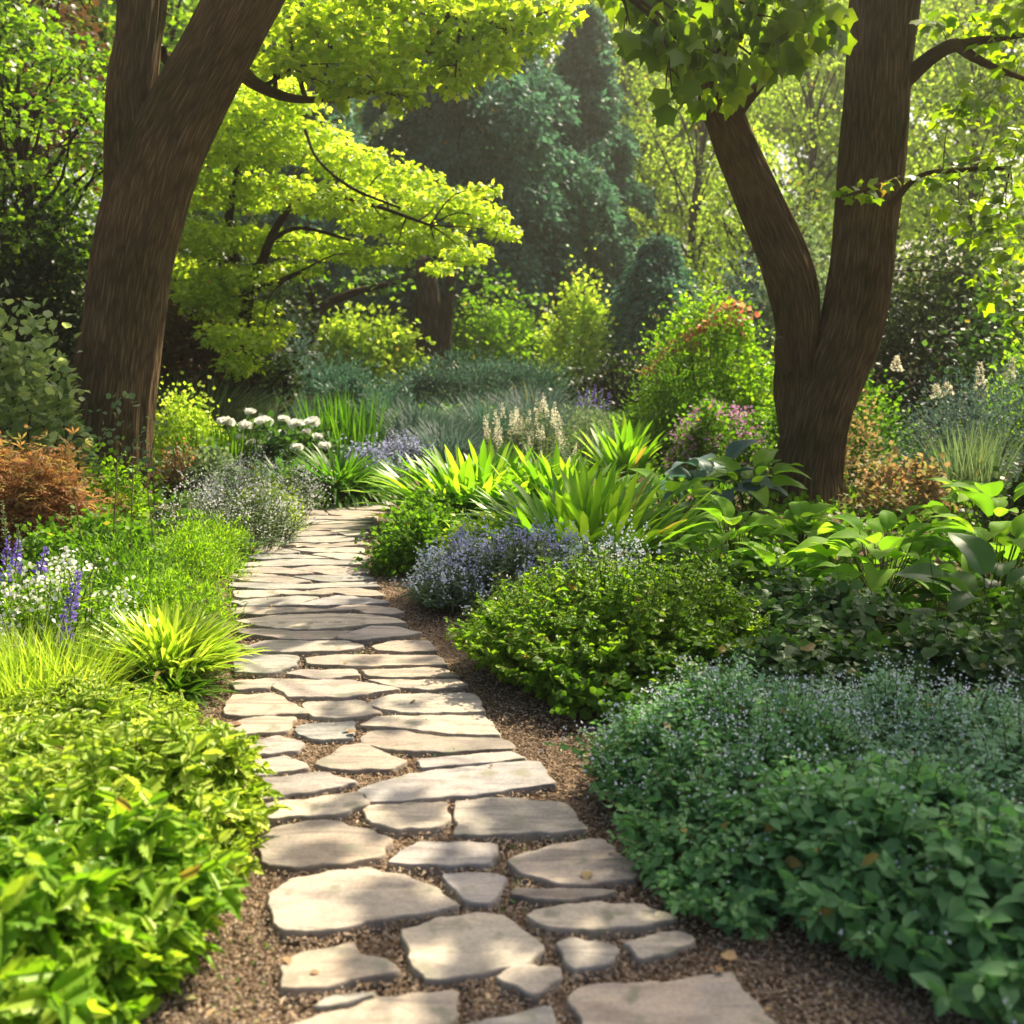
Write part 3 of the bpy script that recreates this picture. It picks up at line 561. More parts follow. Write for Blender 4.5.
for L_ in ([(232, 62, 20, Y+.2), (256, 84, 13, Y+.7), (290, 98, 9, Y+1), (330, 100, 5, Y+1.2)], [(160, 52, 14, Y+.3), (172, 66, 9, Y+.5), (182, 84, 6, Y+.6)], [(290, -60, 30, Y+.2), (370, -30, 18, Y+.7), (450, 15, 8, Y+1), (520, 30, 4, Y+1.2)], [(330, -120, 26, Y+.2), (430, -80, 16, Y+.8), (530, -30, 8, Y+1), (570, 0, 4, Y+1.2)]):
    P, r = limb_from_px(L_); P = local(P, o); tube(mb, P, r, 12, 6, 0, .02, rg); src += list(catmull(P, 5))
TC = ([(300, 10, 46, 24, 10), (330, 38, 50, 24, 9.8), (375, 25, 50, 26, 10.2), (370, 72, 44, 20, 9.7), (420, 60, 46, 22, 9.8), (340, 92, 26, 12, 9.6), (430, 20, 48, 22, 10), (470, 55, 40, 20, 9.6), (400, 96, 22, 12, 9.5), (505, 25, 44, 20, 9.6), (500, 62, 24, 10, 9.4), (545, 12, 34, 16, 9.6), (540, 45, 18, 9, 9.4), (300, 62, 30, 14, 10.1), (455, 84, 22, 10, 9.5), (480, -10, 50, 20, 10), (380, -20, 60, 22, 10), (560, -25, 50, 20, 10), (272, 60, 22, 16, 10.4)]); cl = px_clusters([(p_[0], p_[1], p_[2], p_[3], 11.2+rg.uniform(-.4, .6)) for p_ in TC])
up = [(-4.6+rg.uniform(-1.6, 1.4), 8.6+rg.uniform(-1.8, 1.2), rg.uniform(5.4, 8.3), rg.uniform(.5, .9), rg.uniform(.5, .9), rg.uniform(.25, .45)) for _ in range(16)]
cl = shift(cl, o); up = shift(up, o); twigs(mb, rg, cl+up, src)
mb.build('trunk', M['bark'], tr)
mb = MB(); crown(mb, rg, cl, 2500, LB, .1); crown(mb, rg, up, 420, LB, .13); mb.build('crown', M['maple_leaf'], tr)

# --- the big forked tree on the right
rg = np.random.default_rng(12); Y = 9.8; o = at(805, 505, Y); o[2] = 0
tr = thing('shade_tree', 'dark forked tree with one limb leaning left, right of the path', 'tree', o)
A = [(800, 524, 122, Y), (803, 505, 94, Y), (805, 478, 74, Y), (810, 448, 67, Y), (819, 415, 63, Y), (834, 375, 61, Y), (849, 335, 60, Y), (857, 295, 60, Y), (864, 245, 61, Y), (869, 195, 62, Y), (873, 145, 62, Y), (877, 100, 63, Y), (880, 50, 63, Y), (884, 0, 64, Y), (892, -80, 58, Y), (910, -180, 44, Y+.1), (950, -300, 28, Y+.2), (980, -400, 14, Y+.2)]
B = [(803, 455, 36, Y+.04), (798, 425, 38, Y+.04), (796, 390, 41, Y+.05), (799, 352, 41, Y+.05), (798, 322, 44, Y+.05), (791, 282, 49, Y+.05), (777, 243, 46, Y+.05), (760, 205, 43, Y+.05), (743, 165, 41, Y), (728, 128, 38, Y-.2), (718, 100, 35, Y-.4), (713, 60, 33, Y-.8), (706, 10, 34, Y-1.2), (688, -60, 26, Y-1.6), (650, -140, 15, Y-2)]
mb = MB(); src = []
for L_, sd_ in ((A, 60), (B, 48)):
    P, r = limb_from_px(L_); P = local(P, o); tube(mb, P, r, sd_*2, 14, 0, .022, rg, .005); src += list(catmull(P, 4)[30:])
for L_ in ([(734, 112, 20, Y-.3), (750, 96, 13, Y-.4), (764, 78, 11, Y-.5), (772, 56, 10, Y-.6), (790, 34, 8, Y-.8), (815, 20, 5, Y-1)],
           [(896, 84, 26, Y), (915, 70, 17, Y-.1), (935, 54, 14, Y-.3), (956, 45, 13, Y-.4), (972, 56, 9, Y-.5), (1000, 70, 6, Y-.6), (1040, 84, 4, Y-.7)],
           [(956, 45, 11, Y-.4), (985, 40, 8, Y-.5), (1030, 34, 5, Y-.6)],
           [(890, 205, 9, Y-.3), (920, 176, 5, Y-.5), (960, 170, 5, Y-.6), (1010, 168, 4, Y-.7)], [(900, 178, 5, Y-.6), (872, 188, 4, Y-.75), (846, 196, 3, Y-.85)],
           [(787, 372, 14, Y-.18), (782, 352, 16, Y-.2), (780, 338, 10, Y-.2)],
           [(900, -120, 34, Y), (1010, -150, 24, Y-.6), (1150, -180, 15, Y-1.2), (1290, -200, 7, Y-1.8)], [(905, -180, 30, Y), (1030, -230, 20, Y+.5), (1180, -250, 9, Y+.9)], [(890, -60, 26, Y), (1000, -80, 16, Y-1.1), (1120, -80, 7, Y-2)],
           [(700, -20, 18, Y-1.4), (650, -30, 10, Y-1.6), (620, -10, 5, Y-1.7)]):
    P, r = limb_from_px(L_); P = local(P, o); tube(mb, P, r, 14, 6, 0, .03, rg); src += list(catmull(P, 5))
clv = px_clusters([(650, 5, 30, 24, 8.18), (690, 20, 32, 26, 8.08), (720, 55, 26, 24, 7.98), (690, 62, 24, 22, 7.98), (725, 10, 30, 24, 8.18), (668, 38, 24, 20, 7.98), (765, 22, 32, 20, 8.28), (805, 15, 32, 18, 8.38), (790, 48, 20, 14, 8.38), (835, 18, 16, 14, 8.48), (735, 85, 14, 14, 8.08), (672, 92, 14, 14, 7.88), (760, 62, 16, 12, 8.28), (640, -20, 36, 18, 8.38), (720, -30, 50, 24, 8.38), (800, -25, 50, 24, 8.38), (630, 25, 14, 14, 8.08), (700, 100, 16, 12, 7.98)], .2, rg)
cls = px_clusters([(950, 115, 24, 16, 9.2), (990, 95, 28, 18, 9.1), (1015, 135, 22, 16, 9), (975, 165, 32, 14, 9.1), (1010, 200, 26, 16, 9), (985, 228, 28, 16, 9), (1015, 255, 22, 16, 9), (1005, 292, 24, 14, 9), (980, 275, 18, 10, 9), (935, 180, 20, 7, 9.1), (860, 192, 20, 8, 8.9), (885, 180, 12, 7, 9), (1025, 318, 14, 8, 9), (960, 205, 20, 9, 9.1), (1020, 60, 24, 16, 9.2), (985, 30, 30, 16, 9.3), (935, 20, 16, 14, 9.4), (1015, 10, 30, 16, 9.2)], .15, rg)
up = []  # unseen crown clusters above the view, placed to shade the right bed and path
for (x, y, z, s) in [(4.3, 7.4, 5.2, .75), (3.85, 7.1, 5.2, .5), (3.85, 7.8, 5.4, .45), (4.1, 6.9, 5.5, .5), (3.5, 6.6, 5.1, .35), (5.0, 7.2, 5.4, .8), (5.7, 7.8, 5.5, .8), (4.7, 8.1, 5.3, .7), (5.4, 8.6, 5.6, .85), (6.2, 8.4, 5.8, .8), (5.0, 6.6, 5.1, .7), (5.9, 7.0, 5.4, .8), (6.6, 7.6, 5.8, .8), (5.3, 9.6, 5.6, .75), (6.1, 9.5, 5.8, .85), (6.8, 9.0, 6.0, .9), (6.6, 10.4, 5.9, .8), (7.2, 10.0, 6.2, .9), (6.3, 6.3, 5.3, .7), (7.3, 8.3, 6.1, .8), (4.1, 6.5, 5.2, .45), (3.5, 7.1, 5.3, .3), (4.4, 9.1, 5.5, .28), (6.9, 6.6, 5.6, .8), (8.0, 9.2, 6.4, .9), (7.6, 7.4, 6.0, .9), (3.9, 10.6, 6.2, .25), (3.1, 9.0, 5.4, .22), (4.9, 12.6, 6.6, .3), (3.2, 8.0, 5.4, .2), (4.2, 12.4, 6.4, .24)]:
    up.append((x-.14*z, y-.23*z, z, s, s, s*.42))
clv = shift(clv, o); cls = shift(cls, o); up = shift(up, o); twigs(mb, rg, clv+up, src, .012); twigs(mb, rg, cls, src, .004, 2, .02)
mb.build('trunk', M['bark'], tr)
mb = MB(); crown(mb, rg, clv, 900, LB, .17, 0, 'hang'); crown(mb, rg, cls, 1100, LB, .115); crown(mb, rg, up, 440, LB, .19); mb.build('crown', M['broad_leaf'], tr)

# --- the golden maple behind the left tree: flat tiers reaching over the path
rg = np.random.default_rng(13); Y = 14.8; o = at(240, 380, Y); o[2] = 0
tr = thing('maple_tree', 'golden green maple in flat layered tiers reaching towards the path', 'tree', o)
mb = MB(); src = []
for L_ in ([(240, 440, 22, Y), (242, 380, 18, Y), (244, 320, 16, Y), (246, 295, 15, Y), (236, 265, 12, Y), (228, 230, 9, Y), (236, 180, 7, Y), (250, 120, 5, Y)], [(246, 295, 12, Y), (262, 262, 9, Y-.2), (272, 236, 8, Y-.3), (290, 208, 6, Y-.5), (318, 196, 5, Y-.7), (372, 205, 4, Y-.8), (430, 225, 3, Y-.9)], [(250, 290, 9, Y), (275, 283, 6, Y-.4), (300, 272, 4, Y-.7)], [(270, 240, 6, Y-.3), (300, 228, 4, Y-.8), (350, 240, 3, Y-1)], [(305, 130, 3.5, Y-.8), (318, 160, 3, Y-1), (352, 188, 3, Y-1.2), (400, 208, 2, Y-1.2)]):
    P, r = limb_from_px(L_); P = local(P, o); tube(mb, P, r, 10, 6, 0, .04, rg); src += list(catmull(P, 5))
cl = px_clusters([(250, 150, 52, 17, Y), (300, 135, 48, 15, Y), (345, 160, 50, 15, Y), (395, 180, 48, 14, Y), (438, 200, 44, 13, Y), (478, 216, 32, 11, Y), (503, 232, 20, 8, Y-.4), (210, 190, 54, 17, Y), (270, 192, 54, 17, Y), (330, 200, 52, 15, Y), (388, 222, 46, 13, Y), (432, 240, 40, 13, Y), (468, 255, 26, 9, Y-.3), (205, 238, 52, 18, Y), (262, 240, 50, 14, Y), (318, 244, 42, 12, Y), (362, 256, 34, 10, Y), (240, 278, 42, 15, Y), (296, 268, 30, 9, Y), (225, 112, 54, 19, Y), (180, 150, 44, 18, Y), (280, 100, 42, 14, Y), (200, 290, 34, 14, Y), (395, 255, 22, 8, Y-.4), (440, 268, 18, 6, Y-.3), (255, 75, 40, 16, Y+.4), (485, 190, 18, 6, Y-.5), (215, 305, 30, 16, Y), (255, 312, 26, 13, Y-.4), (225, 335, 28, 16, Y-.6), (262, 340, 22, 13, Y-.8), (240, 362, 24, 14, Y-.8), (195, 270, 34, 16, Y), (280, 330, 16, 9, Y-.5)], .7, rg)
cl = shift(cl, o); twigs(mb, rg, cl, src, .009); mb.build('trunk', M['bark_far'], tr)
mb = MB(); crown(mb, rg, cl, 4300, LB, .08); mb.build('crown', M['maple_leaf'], tr)

# --- recipes for the trees further back
def leafy_tree(name, label, cat, X, Y, H, rc, mat, seed, size=.16, dens=110, trunk=.16, n_cl=26, zlo=.35, mode='flat', T=RH, lean=0., flat=.5, group=None, tmat='bark_far'):
    rg = np.random.default_rng(seed); t = thing(name, label, cat, (X, Y, 0), group); mb = MB()
    ax = [np.array((lean*s*H*.3+rg.normal(0, .02*H)*s, rg.normal(0, .02*H)*s, H*s*.86)) for s in (0, .18, .4, .62, .82, 1)]
    tube(mb, ax, [trunk*1.35, trunk, trunk*.8, trunk*.6, trunk*.35, trunk*.12], 10, 4, 0, .04, rg); spine = catmull(ax, 6); cl = []
    for q in range(n_cl):
        z = zlo+(1-zlo)*((q+.5)/n_cl)**.9; f = (z-zlo)/(1-zlo); rad = rc*(math.sin(math.pi*min(1, .18+f*.8))**.7)*rg.uniform(.25, 1.)
        a = q*2.4+rg.uniform(-.4, .4); b = rg.uniform(.24, .42)*rc
        c = np.array((rad*math.cos(a)+lean*z*H*.3, rad*math.sin(a), z*H)); cl.append((*c, b, b, b*flat))
        s = spine[int(min(len(spine)-1, max(2, (z-.16)*len(spine))))]
        tube(mb, [s, (s+c)/2+UP*.06*rad+rg.normal(0, .05*rc, 3), c], [trunk*.3, trunk*.18, trunk*.06], 5, 3)
        for _ in range(2):
            e = c+rg.normal(0, .7, 3)*b; tube(mb, [(s+c*2)/3, (c+e)/2, e], [trunk*.1, trunk*.07, trunk*.03], 4, 2)
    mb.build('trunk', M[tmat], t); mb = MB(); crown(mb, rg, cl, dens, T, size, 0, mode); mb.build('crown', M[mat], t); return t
def weeping_conifer(name, label, X, Y, H, rc, mat, seed, n=30000, size=.34, wd=.5):
    rg = np.random.default_rng(seed); t = thing(name, label, 'conifer', (X, Y, 0)); mb = MB()
    tube(mb, [(0, 0, 0), (.05, 0, H*.5), (0, 0, H)], [.4, .24, .03], 10, 5, 0, .03, rg); Ps = []; Ds = []
    nb = 92
    for q in range(nb):
        f = (q+.5)/nb; z = H*(.04+.95*f); L = rc*(1-f)**.72*rg.uniform(.5, 1.16)+.25; a = q*2.39996+rg.normal(0, .2); hd = np.array((math.cos(a), math.sin(a), 0))
        pts = [np.array((0, 0, z)), hd*L*.4+UP*(z+.06*L), hd*L*.8+UP*(z-.05*L), hd*L+UP*(z-.26*L)]
        tube(mb, pts, [.05+.02*L*.3, .035, .02, .008], 5, 3); C = catmull(pts, 8)
        m = int(n/nb*(L/rc+.25)); k = rg.integers(2, len(C), m); drop = rg.uniform(0, .16*L+.25, m); side = rg.normal(0, .13*L+.06, m)
        sv = np.array((-hd[1], hd[0], 0)); P = C[k]+sv*side[:, None]-UP*drop[:, None]; Ps.append(P); Ds.append(nrm(hd*.5-UP*.5+sv*np.sign(side)[:, None]*.4+sq(rg, m, 0, .5)))
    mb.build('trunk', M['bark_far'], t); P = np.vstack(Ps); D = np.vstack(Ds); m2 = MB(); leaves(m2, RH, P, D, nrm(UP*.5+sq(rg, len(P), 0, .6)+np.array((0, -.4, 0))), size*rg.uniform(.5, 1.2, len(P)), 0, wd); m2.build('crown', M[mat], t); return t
def xa(px, Y): return (px-512)/F*Y

# far wood closing the view
rg = np.random.default_rng(21); mb = MB(); cl = []
for q in range(900):
    a = rg.uniform(-.62, .62); d = rg.uniform(54, 66); z = 25*rg.uniform(0, 1)**.8*(1-.12*math.sin(a*9)); b = rg.uniform(1.1, 2.4); cl.append((d*math.sin(a)*1.15, d*math.cos(a), z, b, b, b*.6))
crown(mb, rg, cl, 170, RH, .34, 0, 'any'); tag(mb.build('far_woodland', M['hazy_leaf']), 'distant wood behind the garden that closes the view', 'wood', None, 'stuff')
# conifers
weeping_conifer('blue_conifer', 'huge blue green weeping conifer rising behind the golden maple', xa(468, 31), 31, 15.5, 4.6, 'conifer_leaf', 31, 150000, .24)
weeping_conifer('blue_conifer', 'broad low blue green conifer left of the flowering red tipped shrub', xa(655, 24), 24, 3.5, 1.75, 'conifer_leaf', 32, 40000, .13)
weeping_conifer('blue_conifer', 'dark blue conifer peeping over the golden maple at the upper left', xa(300, 34), 34, 14, 3.8, 'conifer_leaf', 33, 80000, .26)
weeping_conifer('blue_conifer', 'blue conifer half hidden behind the hazy trees right of the great one', xa(585, 33), 33, 10.5, 2.6, 'conifer_leaf', 34, 60000, .24)
# hazy back-lit trees on the right
HG = 'hazy trees at the back right'
for (lab, px, Y, H, rc, mat, sd_, ln) in [
    ('airy yellow green tree at the back framed by the fork of the right tree', 800, 36, 13, 3.6, 'hazy_leaf', 41, 0), ('tall hazy tree left of the fork behind the low blue conifer', 690, 38, 13.5, 3.6, 'hazy_leaf', 42, .05),
    ('hazy slim tree between the huge conifer and the leaning limb', 628, 42, 15, 3.2, 'hazy_leaf', 43, -.05), ('broad hazy tree right of the upright stem of the right tree', 955, 33, 14, 4.2, 'hazy_leaf', 44, 0), ('hazy olive tree at the far right edge behind the hanging leaves', 1075, 30, 13, 4.0, 'wood_leaf', 45, 0),
    ('small pale hazy tree low behind the leaning limb', 745, 28, 6, 2.0, 'hazy_leaf', 46, 0), ('hazy tree closing the gap behind the upright stem', 885, 42, 16, 4.2, 'hazy_leaf', 47, 0)]:
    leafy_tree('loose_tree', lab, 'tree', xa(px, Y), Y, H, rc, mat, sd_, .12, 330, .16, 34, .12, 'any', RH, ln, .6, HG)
# trees behind on the left
leafy_tree('maple_tree', 'mid green maple behind the left tree at the left edge', 'tree', xa(45, 15), 15, 5.6, 1.9, 'maple_green_leaf', 51, .1, 900, .12, 34, .42, 'flat', LB, 0, .34)
leafy_tree('maple_tree', 'russet leaved maple tucked in the upper left corner', 'tree', xa(55, 19), 19, 7.8, 1.9, 'russet_leaf', 52, .13, 600, .12, 26, .5, 'flat', LB, 0, .4)
leafy_tree('maple_tree', 'dark green maple filling the top left corner behind the russet one', 'tree', xa(20, 24), 24, 12, 3.6, 'maple_green_leaf', 53, .2, 240, .2, 36, .3, 'flat', RH, 0, .4)
leafy_tree('dark_tree', 'dark green tree seen between the two stems of the left tree', 'tree', xa(180, 24), 24, 10.5, 3.2, 'maple_green_leaf', 54, .18, 240, .2, 34, .3, 'flat', RH, 0, .4)
leafy_tree('dark_tree', 'tall dark tree behind the tip of the golden maple top', 'tree', xa(250, 40), 40, 15.5, 4.5, 'wood_leaf', 55, .3, 60, .25, 34, .25, 'any', RH, 0, .5)
# dark trunks under the conifer
def px_tree(label, limbs, cl, mat, seed, dens=260, size=.13, base=None, T=RH, name='dark_tree', tmat='bark_far', tw=.012):
    rg = np.random.default_rng(seed); L0 = limbs[0][0]; o = at(L0[0], L0[1], L0[3]); o[2] = 0; t = thing(name, label, 'tree', o); mb = MB(); src = []
    for i_, L_ in enumerate(limbs):
        P, r = limb_from_px(L_); P = local(P, o)
        if i_ == 0: P = [np.array((0, 0, -.05))]+P; r = [r[0]*1.2]+r
        tube(mb, P, r, 10, 6, 0, .03, rg); src += list(catmull(P, 4)[4:])
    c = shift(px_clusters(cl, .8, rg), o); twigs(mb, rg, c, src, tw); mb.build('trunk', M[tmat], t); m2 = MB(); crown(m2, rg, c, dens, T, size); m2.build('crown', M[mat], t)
px_tree('dark stemmed tree with twin thick trunks under the huge conifer', [[(432, 372, 30, 25), (430, 340, 26, 25), (428, 300, 24, 25), (424, 260, 18, 25)], [(440, 372, 16, 25), (446, 320, 14, 25), (452, 270, 10, 25)], [(424, 365, 10, 25), (414, 330, 8, 25), (416, 300, 6, 25), (425, 285, 5, 25)]],
        [(400, 262, 34, 16, 25), (450, 262, 34, 16, 25), (490, 280, 30, 14, 25), (520, 300, 26, 12, 25), (380, 285, 26, 12, 25), (500, 320, 24, 12, 25), (470, 300, 22, 12, 25), (430, 240, 34, 14, 25)], 'green_leaf', 61)
px_tree('leaning dark tree whose bough arches right over the lit bushes', [[(298, 362, 14, 21), (312, 330, 12, 21), (322, 308, 11, 21), (350, 294, 8, 21), (388, 284, 6, 21)], [(312, 330, 8, 21), (314, 300, 6, 21), (300, 270, 4, 21)]],
        [(390, 282, 24, 9, 21), (350, 280, 26, 9, 21), (300, 275, 26, 11, 21), (280, 300, 22, 9, 21)], 'green_leaf', 62)

# haze: the back-lit air over the garden
vm = bpy.data.materials.new('haze'); vm.use_nodes = True; vn = vm.node_tree; vn.nodes.clear(); vo_ = vn.nodes.new('ShaderNodeOutputMaterial'); vp = vn.nodes.new('ShaderNodeVolumePrincipled')
vp.inputs['Color'].default_value = (.97, .97, .8, 1); vp.inputs['Density'].default_value = .0013; vp.inputs['Anisotropy'].default_value = .65; vn.links.new(vp.outputs[0], vo_.inputs['Volume'])
HZ = True
if HZ:
    mb = MB(); x0, x1, y0, y1, z0, z1 = -420, 420, -420, 640, -1.2, 27
    mb.add([(x, y, z) for z in (z0, z1) for y in (y0, y1) for x in (x0, x1)], [(0, 2, 3), (0, 3, 1), (4, 5, 7), (4, 7, 6), (0, 1, 5), (0, 5, 4), (2, 6, 7), (2, 7, 3), (0, 4, 6), (0, 6, 2), (1, 3, 7), (1, 7, 5)])
    tag(mb.build('haze', vm, smooth=False), 'thin sunlit haze in the garden air', 'haze', None, 'stuff')
# ------------------------------------------------------------------ planting
class Plant:
    def __init__(s, name, label, cat, X, Y, group=None, seed=0):
        s.t = thing(name, label, cat, (X, Y, 0), group); s.g = np.random.default_rng(seed or (hash((round(X*100), round(Y*100))) & 0xffff)); s.m = {}
    def __call__(s, part, mats=None):
        if part not in s.m: s.m[part] = (MB(), mats)
        return s.m[part][0]
    def done(s):
        for k, (mb, mats) in s.m.items():
            if mb.V: mb.build(k, [M[q] for q in (mats if isinstance(mats, (list, tuple)) else [mats])], s.t)
        return s.t
def top(px, py, Y): return at(px, py, Y)[2]

def shrub(name, label, cat, X, Y, rx, ry, h, n, mat, size=.04, T=RH, stem=True, fl=None, **kw):
    p = Plant(name, label, cat, X, Y); mb = p('foliage', mat); tips = bush(mb, p.g, rx, ry, h, n, T, size, **kw)
    if stem:
        s = p('stem', 'brown_stem'); k = tips[:14]; stalks(s, k*np.array((.12, .12, 0)), k*.9, .006*max(1, h), 0, k*.5+UP*h*.1)
    if fl:
        part, fm, nf, per, fs, spread = fl; c = dome_dirs(p.g, nf, .15)*np.array((rx, ry, h))*p.g.uniform(.9, 1.08, (nf, 1)); florets(p(part, fm), p.g, c, per, spread, fs)
    return p.done()
def mintbed(name, label, X, Y, rx, ry, h, n, mat, size, pairs, fl=None, T=LF, wid=.9, lean=.8, cat='perennial'):
    p = Plant(name, label, cat, X, Y); tips = shoot_mound(p('foliage', [mat, 'green_stem']), p.g, rx, ry, h, n, pairs, size, T, wid, 0, 1, lean)
    if fl:
        fm, share, per, fs, sp, lift = fl; k = p.g.uniform(0, 1, len(tips)) < share
        florets(p('blossom', fm), p.g, tips[k]+UP*lift, per, sp, fs)
    return p.done()

# --- right foreground: the cool blue flowered bed in the shade
mintbed('catmint', 'shaded mint leaved perennial with a froth of pale blue flowers beside the path bend', .8, 3.66, .52, .46, .35, 1000, 'mint_leaf', .042, 9, ('pale_blue_petal', .6, 5, .009, (.018, .018, .014), .0), wid=.56)
mintbed('catmint', 'shaded perennial with broad pointed leaves leaning over the mulch at the lower right', 1.06, 2.98, .46, .4, .37, 340, 'mint_leaf', .072, 9, ('pale_blue_petal', .3, 4, .009, (.012, .012, .012), 0), wid=.56)
mintbed('catmint', 'grey green perennial with tiny white flower spires behind the front bed', 1.5, 3.75, .5, .46, .34, 800, 'mint_grey_leaf', .04, 9, ('pale_blue_petal', .55, 8, .008, (.008, .008, .03), .02), wid=.56)
mintbed('catmint', 'dark leafy perennial filling the lower right corner of the view', 1.35, 2.62, .42, .42, .37, 260, 'mint_leaf', .08, 9, ('pale_blue_petal', .15, 4, .01, (.01, .01, .01), .01), wid=.56)
mintbed('catmint', 'grey green perennial with sparse blue dots at the right edge of the bed', 1.62, 3.2, .45, .42, .37, 620, 'mint_grey_leaf', .046, 9, ('pale_blue_petal', .2, 4, .009, (.012, .012, .02), .01), wid=.56)
mintbed('catmint', 'low fringe of fresh green shoots spilling towards the path from the blue flowered bed', .6, 3.2, .26, .5, .24, 230, 'mint_leaf', .046, 6, wid=.56)
mintbed('catmint', 'loose pale flowered shoots filling the gap between the leafy mound and the blue flowered bed', 1.0, 4.15, .5, .28, .28, 420, 'mint_grey_leaf', .042, 8, ('pale_blue_petal', .5, 5, .009, (.015, .015, .015), .0), wid=.56)
# --- left foreground: lime foliage in full sun
mintbed('lime_perennial', 'big lime green plant with broad glossy leaves in the lower left corner', -1.22, 2.62, .42, .42, .4, 270, 'lime_deep_leaf', .115, 7, None, SR, .82)
mintbed('lime_perennial', 'bright lime green plant with toothed pointed leaves lit by the sun beside the path', -1.29, 3.3, .45, .46, .38, 640, 'lime_leaf', .092, 8, None, SR, .82)
mintbed('lime_perennial', 'yellow green plant with small leaves at the back of the lime green bank', -1.66, 3.95, .48, .42, .27, 620, 'lime_leaf', .06, 8, None, SR, .82)
mintbed('lime_perennial', 'lime green plant cut by the left edge of the view', -1.78, 3.2, .36, .5, .36, 300, 'lime_leaf', .075, 7, None, SR, .82)
mintbed('lime_perennial', 'low lime green skirt of leaves hanging over the left path edge', -1.0, 2.98, .2, .42, .2, 130, 'lime_leaf', .07, 4, None, SR, .82)
# bright grassy clump
p = Plant('grass_clump', 'bright yellow green clump of arching grass blades at the left path edge', 'grass clump', -1.6, 4.9); tuft(p('blades', 'lime_leaf'), p.g, .36, .28, .38, 420, .03, (38, 86), (.3, 1.3)); p.done()
p = Plant('grass_clump', 'pale feathery grass at the left edge behind the lime green bank', 'grass clump', -2.05, 4.45); tuft(p('blades', 'lime_leaf'), p.g, .38, .26, .42, 800, .006, (55, 88), (.2, .9), foot=.8); p.done()
p = Plant('grass_clump', 'dark green grassy foot of the bright clump lying on the path edge', 'grass clump', -1.5, 4.66); tuft(p('blades', 'green_leaf'), p.g, .22, .2, .26, 200, .012, (15, 70), (.3, 1.2)); p.done()
# white flowers and violet spikes at the left edge
p = Plant('phlox', 'cloud of small white flowers on pale stems at the left edge', 'flower', -2.12, 5.0); tp = shoot_mound(p('foliage', ['fresh_leaf', 'green_stem']), p.g, .34, .28, .5, 160, 7, .04, LF, .5, 0, 1); florets(p('blossom', 'white_petal'), p.g, tp[::2], 8, (.03, .03, .03), .02, 0, PT); p.done()
def spikes(name, label, X, Y, lst, mat, green='fresh_leaf', cat='flower', n=150, r=.025, fs=.02, base_n=60, bh=.3, brx=.2):
    p = Plant(name, label, cat, X, Y); o = np.array((X, Y, 0))
    shoot_mound(p('foliage', [green, 'green_stem']), p.g, brx, brx*.8, bh, base_n, 5, .05, LF, .6, 0, 1)
    for (px, py, qx, qy, dy) in lst:
        A = at(px, py, Y+dy)-o; B = at(qx, qy, Y+dy)-o; mb = MB(); stalks(mb, [np.array((A[0]*.6, A[1]*.6, 0)), A], [A, B], .004, 1); spike(mb, p.g, A, B, r, n, fs, 0)
        mb.build('flower_spike', [M[mat], M['green_stem']], p.t)
    return p.done()
spikes('salvia', 'violet flower spike bending over beside the white flowers', -2.0, 4.75, [(60, 662, 78, 572, 0)], 'violet_petal', n=260, r=.032, fs=.026)
spikes('salvia', 'short violet flower spikes behind the white cloud at the left edge', -2.35, 5.2, [(38, 582, 46, 548, 0), (4, 590, 8, 536, .1), (14, 575, 19, 540, .2)], 'violet_petal', n=110)
spikes('salvia', 'slim grey buds standing over the violet spikes', -2.25, 5.5, [(82, 600, 98, 556, 0), (6, 540, 2, 500, 0), (20, 556, 18, 528, 0)], 'grey_leaf', n=70, r=.012, fs=.014)
# dwarf bronze maple
p = Plant('dwarf_maple', 'bronze orange cut leaf dwarf maple at the foot of the left tree', 'dwarf maple', -3.35, 7.6); tips = bush(p('foliage', 'bronze_leaf'), p.g, .56, .45, .78, 8000, PM, .05, 60, .17, flat=.9, up=.1); s = p('stem', 'brown_stem'); k = tips[:16]; stalks(s, k*0, k*.9, .008, 0, k*.4+UP*.3); p.done()
shrub('spirea', 'small green and gold shrub growing through the top of the bronze maple', 'shrub', -3.0, 8.0, .36, .3, .66, 1700, 'fresh_leaf', .035, clumps=26)
# herbs in front of the left tree
shrub('herb', 'soft mid green herb between the bronze maple and the grassy clump', 'herb', -2.25, 6.1, .42, .45, .4, 5200, 'green_leaf', .035, NE, wid=2.4, stem=False)
shrub('herb', 'fresh green feathery herb on the left path edge above the grassy clump', 'herb', -1.85, 5.75, .36, .4, .3, 5200, 'fresh_leaf', .032, NE, wid=2.2, stem=False)
shrub('herb', 'sunlit yellow green herb under the violet buds', 'herb', -2.55, 5.6, .35, .35, .34, 3600, 'fresh_leaf', .036, RH, stem=False)
shrub('herb', 'light green low herb at the path edge below the pale catmint', 'herb', -2.08, 6.8, .4, .45, .32, 5200, 'fresh_leaf', .03, NE, wid=2.2, stem=False)
shrub('herb', 'green leafy herb at the root of the left tree', 'herb', -2.75, 7.0, .45, .4, .42, 4000, 'green_leaf', .04, RH, stem=False)
p = Plant('dry_stalk', 'thin dark dead stalks standing before the left tree', 'stalk', -2.35, 6.7); A = np.array([(-.05, 0, 0), (.12, .05, 0), (-.2, .1, 0), (-.3, 0, 0)]); B = np.array([(.02, 0, .78), (.1, 0, .62), (-.1, .1, .9), (-.36, 0, .6)]); stalks(p('stem', 'brown_stem'), A, B, .005); 
for q in B:
    mb = MB(); florets(mb, p.g, q[None], 9, (.01, .01, .02), .025); mb.build('bud', M['brown_stem'], p.t)
p.done()
